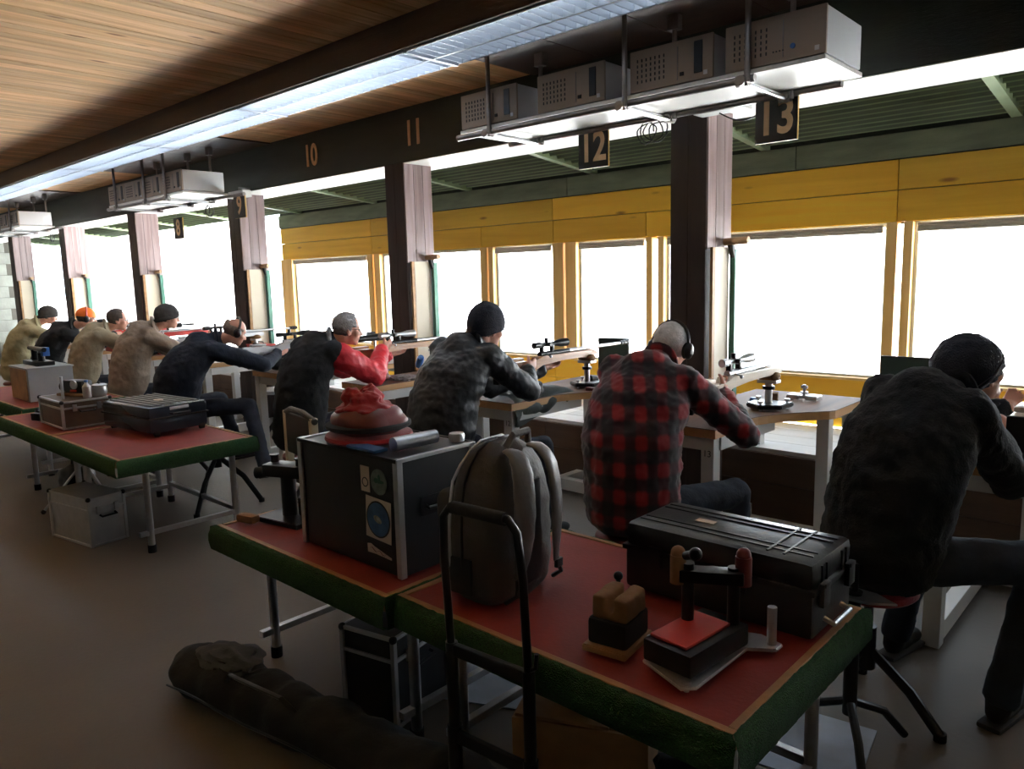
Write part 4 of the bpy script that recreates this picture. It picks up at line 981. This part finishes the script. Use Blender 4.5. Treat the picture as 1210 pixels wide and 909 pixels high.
# bench 11 items
o = MB().lathe([(0, 0), (.026, .003), (.03, .03), (.03, .14), (.024, .165), (0, .17)], n=22, rot=(R(60), 0, R(60))).build('blue_tube', M['blueplastic'], None, loc=(-4.93, 4.16, BT + .10)); tag(o, 'blue plastic tube leaning on the bench of the man in red', 'tube')
mb = MB(); blob(mb, (0, 0, .014), (.16, .12, .02), .5, 3, 22, zmin=.0); o = mb.build('crumpled_cloth', mat('grey checked cloth', (.30, .26, .26), .8, 0, .4, 40, .2), None, loc=(-4.95, 4.0, BT)); tag(o, 'crumpled grey cloth on the bench beside the blue tube', 'cloth')
t = thing('steel_rest', 'low steel tray rest with small knobs on the bench of the man in red', 'rifle rest', (-4.93, 4.68, BT), 0)
MB().box((0, 0, .03), (.30, .22, .03), bev=.004).build('tray', M['alu'], t)
MB().box((-.08, -.02, .07), (.09, .12, .06), bev=.006).build('dark_block', M['maroon'], t)
MB().cyl((.12, .08, .04), (.12, .08, .11), .01, n=10).build('screw', M['blackmetal'], t)
MB().cyl((-.1, -.08, .1), (-.1, -.08, .16), .012, n=10).build('screw', M['blackmetal'], t)
mb = MB(); blob(mb, (0, 0, .03), (.11, .07, .035), .4, 2.4, 31, zmin=0); o = mb.build('dark_glove', M['rubber'], None, loc=(-6.5, 4.0, BT)); tag(o, 'black cloth bundle on the bench before the bald man', 'cloth')
o = MB().cyl((-.0, 0, 0), (.0, .36, .02), .035, .04, n=18).build('spotting_scope', M['blackmetal'], None, loc=(-6.18, 4.1, BT + .25)); 
bpy.data.objects.remove(o)
t = thing('spotting_scope', 'black spotting scope on a short stand to the right of the silver rifle', 'scope', (-6.30, 4.75, BT), R(-4))
MB().cyl((0, -.2, .24), (0, .16, .25), .030, .042, n=20).build('tube', M['blackmetal'], t)
MB().cyl((0, -.27, .238), (0, -.2, .24), .018, n=16).build('eyepiece', M['rubber'], t)
MB().cyl((0, 0, .02), (0, 0, .22), .012, n=12).build('stand_pole', M['alu'], t)
MB().lathe([(0, 0), (.09, 0), (.085, .015), (0, .02)], n=22).build('stand_foot', M['blackmetal'], t)
for n_, x, y, lab in ((9, -8.05, 4.45, 'red box on the bench before the man in tan beanie and jacket'), (8, -9.45, 3.9, 'red tool box on the bench before the bareheaded man'), (7, -10.35, 3.72, 'red tool box on the bench under the orange cap'), (6, -12.0, 3.9, 'red tool box on the farthest bench')):
    t = thing('red_tool_box', lab, 'box', (x, y, BT), 0, 'red boxes on the far benches')
    MB().box((0, 0, .06), (.30, .2, .12), bev=.008).build('box_body', M['redplastic'], t)
    MB().box((0, 0, .124), (.31, .21, .014), bev=.004).build('lid', M['redplastic'], t)
    MB().tube([(-.06, 0, .13), (-.05, 0, .155), (.05, 0, .155), (.06, 0, .13)], .006, 8).build('carry_handle', M['black'], t)
# dark chair behind the man in red
t = thing('wooden_chair', 'dark chair with beige wooden side behind the black flight case', 'chair', (-4.12, 2.72, 0), R(-10))
for x in (-.21, .21):
    for y in (-.2, .2):
        MB().box((x, y, .44 if y < 0 else .22), (.045, .045, .88 if y < 0 else .44), bev=.005).build('leg', M['cream'], t, False)
MB().box((0, 0, .45), (.46, .44, .05), bev=.015).build('seat', M['black'], t)
MB().box((0, -.2, .74), (.42, .04, .26), bev=.012).build('backrest', M['black'], t)
MB().tube([(-.24, -.2, .86), (-.1, -.215, .90), (.1, -.215, .90), (.24, -.2, .86)], .02, 10).build('top_rail', mat('olive frame', (.05, .05, .035), .5), t)

# ------------------------------------------------------------------ people
def V3(*a): return Vector(a)
def limb(mb, pts, rs, n=14):
    for (a, b, r0, r1) in zip(pts, pts[1:], rs, rs[1:]): mb.cap(a, b, r0, r1, n)
def hand(mb, w, d, nrm, curl=.9, side=1, s=1.0):
    """palm from wrist w along d; nrm is the palm normal; fingers curl towards nrm; side is the thumb side"""
    d = d.normalized(); nrm = (nrm - d * nrm.dot(d)).normalized(); x = d.cross(nrm) * side
    rot = Matrix((x, d, nrm)).transposed()
    mb.sph(w + d * .048 * s, (.040 * s, .050 * s, .016 * s), rot, 14, 10)
    mb.cap(w - d * .01, w + d * .03 * s, .025 * s, .026 * s)
    for k, (o, L, r) in enumerate(((.030, .068, .0092), (.010, .078, .0096), (-.011, .072, .0092), (-.031, .056, .0082))):
        p = w + d * .086 * s + x * o * s; a = curl * (.30 + .05 * k); dr = d.copy(); 
        for j, f in enumerate((.45, .32, .23)):
            dr = (Matrix.Rotation(a, 3, d.cross(nrm)) @ dr).normalized(); a_ = curl * (.75, .7)[min(j, 1)]
            q = p + dr * L * f * s; mb.cap(p, q, r * s * (1 - .08 * j), r * s * (.92 - .08 * j), 10); p = q
            a = a_
    p = w + d * .028 * s + x * .030 * s; q = p + (x * .75 + d * .55 + nrm * .35).normalized() * .036 * s; r_ = q + (d * .85 + x * .05 + nrm * .6 * curl).normalized() * .030 * s; e = r_ + (d * .8 - x * .25 + nrm * .6 * curl).normalized() * .024 * s
    mb.cap(p, q, .0135 * s, .0115 * s, 10); mb.cap(q, r_, .0115 * s, .0105 * s, 10); mb.cap(r_, e, .0105 * s, .0085 * s, 10)
def person(lab, P):
    """P: joints in world metres. One continuous body; clothes, hair, hat and glasses are children."""
    root = V3(P['hip'][0], P['hip'][1], 0); t = thing('person', lab, 'person', root, 0, None)
    J = {k: V3(*v) - root for k, v in P.items() if isinstance(v, tuple) and len(v) == 3 and k not in ('jc', 'tc')}
    vox = P.get('vox', .009); fat = P.get('fat', 1.0)
    yaw, pit, rol = P.get('head_rot', (0, -.3, 0))
    HR = Euler((pit, rol, yaw), 'XYZ').to_matrix(); hc = J['head']; hs = P.get('hs', 1.0)
    def h(x, y, z): return hc + HR @ (V3(x, y, z) * hs)
    nb = (J['sl'] + J['sr']) / 2 + V3(0, 0, .05)
    mid = J['hip'].lerp(nb, .5) + V3(0, -P.get('hunch', .04), .0)
    lat = (J['sr'] - J['sl']); lat.z = 0; lat = lat.normalized(); fw = V3(-lat.y, lat.x, 0)
    trot = Matrix((lat, fw, V3(0, 0, 1))).transposed()
    # ---- body
    mb = MB()
    mb.sph(h(0, -.008, .028), (.074 * hs, .095 * hs, .086 * hs), HR, 22, 16)
    mb.sph(h(0, .022, -.035), (.058 * hs, .070 * hs, .082 * hs), HR, 20, 14)
    mb.sph(h(0, .062, -.095), (.030 * hs, .026 * hs, .024 * hs), HR)
    mb.sph(h(0, .072, .022), (.046 * hs, .020 * hs, .015 * hs), HR)
    mb.cap(h(0, .086, .005), h(0, .108, -.032), .0085 * hs, .0145 * hs, 10)
    mb.sph(h(.011, .094, -.035), .009 * hs, None, 10, 8); mb.sph(h(-.011, .094, -.035), .009 * hs, None, 10, 8)
    mb.sph(h(0, .084, -.063), (.023 * hs, .013 * hs, .0065 * hs), HR); mb.sph(h(0, .082, -.073), (.019 * hs, .012 * hs, .007 * hs), HR)
    for s in (-1, 1):
        mb.sph(h(s * .044, .052, -.03), (.024 * hs, .028 * hs, .028 * hs), HR)
        mb.sph(h(s * .076, -.008, -.018), (.009 * hs, .022 * hs, .034 * hs), HR @ Matrix.Rotation(s * .35, 3, 'Z'))
        mb.sph(h(s * .079, -.016, -.010), (.009 * hs, .010 * hs, .022 * hs), HR)
    mb.cap(h(0, -.028, -.06), nb + V3(0, 0, -.03), .056, .058)
    limb(mb, [nb - V3(0, 0, .09), mid, J['hip'] + V3(0, 0, .04)], [.08, .09, .10])
    limb(mb, [J['sl'], J['sr']], [.045, .045])
    for a in 'lr':
        limb(mb, [J['s' + a], J['e' + a], J['w' + a]], [.050, .042, .028])
        limb(mb, [J['hip'] + lat * (.09 if a == 'r' else -.09), J['k' + a], J['a' + a]], [.075, .055, .040])
        mb.cap(J['a' + a] + V3(0, 0, -.03), J['a' + a] + V3(*P.get('toe', (0, .13, -.05))), .035, .028)
    hd = P.get('hands', {})
    for a, s in (('l', -1), ('r', 1)):
        d, n_, c_ = hd.get(a, ((0, 1, .1), (-s * 1.0, 0, -.2), .9))
        hand(mb, J['w' + a], V3(*d), V3(*n_), c_, -s if False else s)
    o = mb.build('body', M['skin'], t); remesh(o, P.get('bvox', vox * .75), 3, .5)
    # eyes
    for s in (-1, 1):
        e = MB().sph(h(s * .029, .080, .0), .0105 * hs, None, 12, 10).build('eye', mat('eye white', (.75, .73, .7), .2, 0, 0, 5, 0), t)
        MB().sph(h(s * .029, .0875, .0), (.005 * hs, .0045 * hs, .005 * hs), HR, 10, 8).build('iris', mat('dark iris', (.03, .02, .015), .2, 0, 0, 5, 0), e)
    # ---- jacket
    jm = P['jacket']; mb = MB(); ax, ay = .185 * fat, .135 * fat
    sm = (J['sl'] + J['sr']) / 2
    cols = [(J['hip'] + V3(0, -.01, -.03), 1.0, 1.08, .13), (J['hip'].lerp(mid, .5), 1.02, 1.14, .14), (mid, 1.05, 1.12, .15), (mid.lerp(sm, .5) - fw * .02, 1.08, 1.08, .15), (sm - V3(0, 0, .03) - fw * .03, .98, .92, .115), (sm + V3(0, 0, .05) - fw * .02, .55, .66, .09)]
    for (c0, kx0, ky0, z0), (c1, kx1, ky1, z1) in zip(cols, cols[1:]):
        for q in (0, .25, .5, .75, 1):
            mb.sph(c0.lerp(c1, q), (ax * (kx0 + (kx1 - kx0) * q), ay * (ky0 + (ky1 - ky0) * q), z0 + (z1 - z0) * q), trot, 20, 14)
    mb.cap(J['sl'] + V3(0, 0, -.005), J['sr'] + V3(0, 0, -.005), .088, .088)
    mb.cap(nb - V3(0, 0, .06), nb.lerp(h(0, -.03, -.07), .55), .12, .078)
    sl = P.get('sleeve', 1.0)
    for a in 'lr':
        we = J['e' + a].lerp(J['w' + a], .88); m1 = J['s' + a].lerp(J['e' + a], .5)
        limb(mb, [J['s' + a], m1, J['e' + a], we], [.078 * sl, .070 * sl, .064 * sl, .046 * sl], 16)
        mb.cyl(J['e' + a].lerp(J['w' + a], .8), we + (J['w' + a] - J['e' + a]).normalized() * .03, .052 * sl, .05 * sl, 16)
    am = P.get('wrinkle', .012)
    def wr(p): return am * (noise.noise(Vector((p.x * 9, p.y * 9, p.z * 17))) + .45 * noise.noise(p * 32)) + .004 * noise.noise(p * 60)
    o = mb.build('jacket', M[jm] if jm in M else MATS[jm], t); remesh(o, vox * 1.25, 5, .6, disp=wr)
    jk = o
    # hem band, collar
    nk = nb.lerp(h(0, -.03, -.07), .5); nd = (h(0, -.03, -.07) - nb).normalized(); nx = nd.cross(fw).normalized(); ny = nd.cross(nx) * -1
    k = MB(); k.tube([nk + nx * .078 * math.sin(q) + ny * (.076 * math.cos(q)) + nd * (.012 - .016 * math.cos(q)) for q in [2 * math.pi * i / 22 for i in range(22)]], .017, 10, closed=True, flat=1.7)
    k.build('collar', M.get(P.get('collar', jm), MATS.get(P.get('collar', jm))), t)
    # coloured panels (sleeves of another colour)
    if 'sleeve_mat' in P:
        mb = MB()
        for a in 'lr':
            we = J['e' + a].lerp(J['w' + a], .86); m1 = J['s' + a].lerp(J['e' + a], .15)
            limb(mb, [m1, J['e' + a], we], [.088 * sl, .076 * sl, .056 * sl], 16)
        o = mb.build('sleeves', MATS[P['sleeve_mat']], t); remesh(o, vox * 1.25, 3, .5, disp=wr)
    # ---- trousers and shoes
    mb = MB(); hp = J['hip'] + V3(0, 0, -.02)
    mb.sph(hp, (.175 * fat, .145, .115), trot, 22, 14)
    for a, s in (('r', 1), ('l', -1)):
        limb(mb, [hp + lat * s * .09, J['k' + a], J['a' + a] + V3(0, 0, .02)], [.098, .072, .056], 16)
        mb.cyl(J['a' + a] + (J['k' + a] - J['a' + a]) * .2, J['a' + a] + V3(0, 0, -.01), .064, .066, 16)
    o = mb.build('trousers', MATS[P.get('trousers', 'dark jeans')], t); remesh(o, vox * 1.4, 4, .6, disp=lambda p: .007 * noise.noise(p * 14) + .003 * noise.noise(p * 40))
    for a in 'lr':
        td = V3(*P.get('toe', (0, .13, -.05))); td.z = 0; td.normalize(); q = Matrix((V3(td.y, -td.x, 0), td, V3(0, 0, 1))).transposed()
        c = J['a' + a].copy(); c.z = 0
        mb = MB(); mb.sph(c + V3(0, 0, .055) + td * .12, (.045, .075, .035), q); mb.sph(c + V3(0, 0, .06) + td * -.005, (.042, .055, .055), q); mb.sph(c + V3(0, 0, .055) + td * .06, (.042, .09, .045), q); mb.cyl(c + V3(0, 0, .06), c + V3(0, 0, .13), .045, .05, 14)
        sh = mb.build('shoe', M['rubber'], t); remesh(sh, .009, 3)
        MB().box(c + V3(0, 0, .012) + td * .055, (.085, .27, .022), q, .01).build('sole', mat('dark sole', (.03, .028, .026), .8), sh)
    # ---- head things
    hm = P.get('hat')
    def shell(rx, ry, rz_, keep, th, m_, nm, oz=.03, oy=-.01, amp=0, par=t):
        b = bmesh.new(); bmesh.ops.create_uvsphere(b, u_segments=36, v_segments=26, radius=1)
        for v in b.verts: v.co = Vector((v.co.x * rx, v.co.y * ry + oy, v.co.z * rz_ + oz))
        bmesh.ops.delete(b, geom=[v for v in b.verts if not keep(v.co)], context='VERTS')
        for v in b.verts:
            if amp: v.co += v.co.normalized() * amp * noise.noise(v.co * 45)
            v.co = hc + HR @ (v.co * hs)
        bmesh.ops.solidify(b, geom=b.faces[:], thickness=-th)
        k = MB(); k.bm.free(); k.bm = b; return k.build(nm, m_, par, ang=80)
    if P.get('hair'):
        shell(.081, .102, .093, lambda c: (c.y < .045 and c.z > -.045 + c.y * .35) and not (c.z < .012 and c.y > .012) and (c.z < P.get('bald', 9) or c.y < -.085), .007, MATS[P['hair']], 'hair', .028, -.01, .006)
    if hm == 'beanie':
        top = P.get('hat_h', .105)
        hat = shell(.094, .114, top, lambda c: c.z > -.030 + c.y * .36, .009, MATS[P['hat_mat']], 'beanie', .022, -.010, .006)
        k = MB(); pts = [hc + HR @ (V3(.0945 * math.sin(q), .114 * math.cos(q) - .010, -.012 + .038 * math.cos(q)) * hs) for q in [2 * math.pi * i / 30 for i in range(30)]]
        k.tube(pts, .006, 8, closed=True, flat=3.4); k.build('folded_brim', MATS[P['hat_mat']], hat)
    if hm == 'cap':
        hat = shell(.086, .106, .098, lambda c: c.z > .012, .006, MATS[P['hat_mat']], 'cap', .028)
        k = MB(); pts = [(-.07, .075), (-.065, .12), (-.035, .158), (0, .168), (.035, .158), (.065, .12), (.07, .075)]
        vs0 = [hc + HR @ V3(x, y, .028 - (y - .07) * .18 - x * x * 3) for x, y in pts]; vs1 = [v + HR @ V3(0, 0, .005) for v in vs0]
        a_ = [k.bm.verts.new(v) for v in vs0]; b_ = [k.bm.verts.new(v) for v in vs1]; n_ = len(a_)
        for i in range(n_): k.bm.faces.new((a_[i], a_[(i + 1) % n_], b_[(i + 1) % n_], b_[i]))
        k.bm.faces.new(a_[::-1]); k.bm.faces.new(b_); k.build('peak', MATS[P['hat_mat']], hat)
        MB().sph(h(0, -.01, .128), .008).build('button', MATS[P['hat_mat']], hat)
    if P.get('glasses'):
        g = MB()
        for s in (-1, 1):
            g.tube([h(s * .031 + .021 * math.cos(q), .100, .0 + .016 * math.sin(q)) for q in [2 * math.pi * i / 16 for i in range(16)]], .0016, 6, closed=True)
            g.tube([h(s * .052, .100, .004), h(s * .074, .085, .005), h(s * .083, .0, .002), h(s * .083, -.02, -.008)], .0016, 6)
        g.tube([h(-.010, .101, .004), h(.0, .104, .006), h(.010, .101, .004)], .0016, 6); g.build('glasses', M['blackmetal'], t)
    if P.get('muffs'):
        m_ = MB().tube([h(.098 * math.cos(q), -.012, .018 + .112 * math.sin(q)) for q in [math.pi * i / 18 for i in range(19)]], .008, 8, flat=1.6).build('headband', M[P['muffs']], t)
        for s in (-1, 1):
            rx = HR @ V3(s, 0, 0); c = h(s * .094, -.010, -.012)
            k = MB(); q_ = Matrix.Identity(3); k.sph(c + rx * .010, (.022 * hs, .032 * hs, .042 * hs), HR, 18, 12); k.build('ear_cup', M['black'], m_)
            MB().sph(c - rx * .008, (.014 * hs, .033 * hs, .042 * hs), HR, 18, 12).build('ear_cushion', M['rubber'], m_)
    return t
mat('dark jeans', (.018, .024, .04), .85, 0, .3, 14, .25, 80)
mat('navy quilted nylon', (.013, .016, .022), .5, 0, .25, 9, .2, 50)
mat('navy fleece', (.016, .022, .038), .95, 0, .2, 12, .3, 90)
mat('black wool', (.014, .015, .018), .95, 0, .25, 10, .35, 120)
mat('dark navy knit', (.02, .022, .035), .95, 0, .25, 30, .4, 160)
mat('charcoal knit', (.04, .038, .036), .95, 0, .25, 30, .4, 160)
mat('tan jacket cloth', (.26, .20, .15), .75, 0, .15, 9, .25, 60)
mat('beige jacket cloth', (.32, .27, .18), .8, 0, .15, 9, .25, 60)
mat('olive beige cloth', (.34, .30, .17), .8, 0, .15, 9, .25, 60)
mat('red jacket nylon', (.62, .02, .035), .5, 0, .15, 9, .2, 50)
mat('orange cap cloth', (.95, .17, .01), .7, 0, .08, 9, .1, 60)
mat('white hair', (.62, .60, .60), .7, 0, .25, 40, .5, 120)
mat('grey hair', (.28, .28, .29), .7, 0, .3, 40, .5, 120)
mat('dark hair', (.07, .05, .04), .7, 0, .3, 40, .5, 120)
mat('brown grey hair', (.22, .17, .14), .7, 0, .3, 40, .5, 120)
plaid()
person('man in red and black plaid jacket with white hair and black ear muffs, aiming', dict(
    hip=(-1.99, 2.98, .60), head=(-2.01, 3.37, 1.325), sl=(-2.22, 3.17, 1.210), sr=(-1.84, 3.20, 1.175), el=(-2.20, 3.50, .96), er=(-1.64, 3.46, .90), wl=(-2.00, 3.72, 1.05), wr=(-1.90, 3.70, 1.06),
    kl=(-2.15, 3.48, .58), kr=(-1.72, 3.52, .58), al=(-2.1, 3.55, .10), ar=(-1.74, 3.62, .10), fat=1.30, head_rot=(.05, -.22, .06), jacket='red and black plaid wool', hair='white hair', muffs='black', sleeve=1.12,
    hunch=.08, vox=.010) | {'hands': {'r': ((-.1, 1, .35), (-1, 0, .1), 1.0), 'l': ((.3, 1, .2), (0, -.1, 1), .9)}})
person('man in navy beanie and dark quilted jacket at the bench numbered 12', dict(
    hip=(-3.40, 2.98, .60), head=(-3.33, 3.38, 1.385), sl=(-3.57, 3.22, 1.245), sr=(-3.22, 3.26, 1.225), el=(-3.55, 3.62, .96), er=(-3.16, 3.58, .97), wl=(-3.42, 4.04, 1.06), wr=(-3.36, 3.78, 1.08),
    kl=(-3.55, 3.45, .60), kr=(-3.08, 3.60, .62), al=(-3.5, 3.5, .10), ar=(-3.05, 3.62, .10), fat=1.22, head_rot=(-.12, -.15, .0), jacket='navy quilted nylon', hat='beanie', hat_mat='dark navy knit', hat_h=.125, sleeve=1.15, hs=1.06,
    hunch=.06, vox=.010, hair='brown grey hair', hands={'r': ((-.05, 1, .3), (-1, 0, .1), 1.0), 'l': ((.1, 1, .1), (.3, 0, 1), .9)}))
person('man in black wool jacket and dark beanie at the right edge', dict(
    hip=(-.85, 2.92, .66), head=(-.655, 3.26, 1.300), sl=(-.90, 3.08, 1.205), sr=(-.60, 2.98, 1.185), el=(-.85, 3.5, .98), er=(-.50, 3.26, .90), wl=(-.62, 3.82, 1.08), wr=(-.60, 3.50, .985),
    kl=(-.80, 3.40, .60), kr=(-.36, 3.12, .66), al=(-.92, 3.44, .10), ar=(-.47, 3.13, .10), fat=1.22, head_rot=(-.55, .30, -.1), jacket='black wool', hat='beanie', hat_mat='dark navy knit', hs=1.12, sleeve=1.15,
    hunch=.07, vox=.010, hair='dark hair', toe=(.03, .13, -.05), hands={'r': ((0, .5, .9), (-.3, 1, .0), .7), 'l': ((0, 1, .2), (.3, 0, 1), .9)}))
person('man in red sleeved black jacket with grey hair and glasses', dict(
    hip=(-4.93, 2.98, .60), head=(-4.70, 3.30, 1.345), sl=(-5.05, 3.12, 1.205), sr=(-4.70, 3.16, 1.185), el=(-5.12, 3.55, 1.0), er=(-4.66, 3.50, .98), wl=(-5.05, 3.98, 1.08), wr=(-4.94, 3.80, 1.15),
    kl=(-5.1, 3.45, .60), kr=(-4.75, 3.5, .60), al=(-5.05, 3.5, .10), ar=(-4.72, 3.55, .10), fat=1.15, head_rot=(-.35, -.12, 0), jacket='black wool', sleeve_mat='red jacket nylon', collar='grey hair', hair='grey hair', glasses=True, sleeve=1.15,
    hunch=.05, vox=.011, hands={'r': ((-.1, 1, .3), (-1, 0, .1), .9), 'l': ((.1, 1, .1), (.3, 0, 1), .9)}))
person('balding man in navy fleece and ear muffs bent over his rifle', dict(
    hip=(-6.90, 2.92, .60), head=(-6.52, 3.36, 1.265), sl=(-6.85, 3.12, 1.155), sr=(-6.50, 3.10, 1.125), el=(-6.75, 3.6, .95), er=(-6.30, 3.50, .96), wl=(-6.58, 3.95, 1.04), wr=(-6.50, 3.76, 1.03),
    kl=(-7.0, 3.4, .60), kr=(-6.35, 3.35, .60), al=(-6.9, 3.5, .10), ar=(-6.05, 3.30, .10), fat=1.3, head_rot=(-.15, -.42, .05), jacket='navy fleece', hair='brown grey hair', bald=.045, muffs='black', sleeve=1.15,
    hunch=.08, vox=.012, hands={'r': ((0, 1, .3), (-1, 0, .1), .9), 'l': ((.1, 1, .1), (.3, 0, 1), .9)}))
person('man in tan jacket, dark beanie and glasses sitting upright', dict(
    hip=(-8.15, 2.98, .60), head=(-7.88, 3.34, 1.375), sl=(-8.2, 3.14, 1.225), sr=(-7.86, 3.12, 1.195), el=(-8.25, 3.5, 1.0), er=(-7.76, 3.46, .98), wl=(-8.12, 3.9, 1.08), wr=(-8.0, 3.80, 1.14),
    kl=(-8.3, 3.45, .6), kr=(-7.95, 3.5, .6), al=(-8.2, 3.5, .1), ar=(-7.95, 3.55, .1), fat=1.22, head_rot=(-.3, -.1, 0), jacket='tan jacket cloth', hat='beanie', hat_mat='charcoal knit', glasses=True, hair='dark hair', sleeve=1.2,
    vox=.013, bvox=.009, hands={'r': ((-.1, 1, .2), (-1, 0, .1), .8), 'l': ((.1, 1, .1), (.3, 0, 1), .9)}))
person('bareheaded man in beige jacket with dark hair and glasses', dict(
    hip=(-9.45, 2.98, .60), head=(-9.22, 3.34, 1.32), sl=(-9.5, 3.14, 1.175), sr=(-9.18, 3.12, 1.155), el=(-9.55, 3.5, .98), er=(-9.05, 3.46, .98), wl=(-9.42, 3.85, 1.06), wr=(-9.33, 3.78, 1.08),
    kl=(-9.6, 3.45, .6), kr=(-9.3, 3.5, .6), al=(-9.5, 3.5, .1), ar=(-9.3, 3.55, .1), fat=1.1, head_rot=(-.3, -.1, 0), jacket='beige jacket cloth', glasses=True, hair='dark hair', sleeve=1.1, vox=.014, bvox=.010))
person('man in orange cap and black jacket aiming', dict(
    hip=(-10.75, 2.95, .60), head=(-10.22, 3.34, 1.32), sl=(-10.60, 3.14, 1.175), sr=(-10.28, 3.10, 1.145), el=(-10.7, 3.5, .98), er=(-10.2, 3.46, .98), wl=(-10.66, 3.85, 1.06), wr=(-10.58, 3.78, 1.08),
    kl=(-10.9, 3.45, .6), kr=(-10.6, 3.5, .6), al=(-10.8, 3.5, .1), ar=(-10.6, 3.55, .1), fat=1.15, head_rot=(-.2, -.15, 0), jacket='black wool', hat='cap', hat_mat='orange cap cloth', hair='dark hair', muffs='redplastic', sleeve=1.1, vox=.014, bvox=.010))
person('farthest man in olive beige jacket with dark cap', dict(
    hip=(-11.95, 2.95, .60), head=(-11.65, 3.34, 1.33), sl=(-11.95, 3.14, 1.175), sr=(-11.60, 3.10, 1.145), el=(-12.0, 3.5, .98), er=(-11.5, 3.46, .98), wl=(-11.95, 3.85, 1.06), wr=(-11.88, 3.78, 1.08),
    kl=(-12.1, 3.45, .6), kr=(-11.8, 3.5, .6), al=(-12.0, 3.5, .1), ar=(-11.8, 3.55, .1), fat=1.15, head_rot=(-.2, -.25, 0), jacket='olive beige cloth', hat='beanie', hat_mat='charcoal knit', hair='dark hair', sleeve=1.1, vox=.014, bvox=.010))
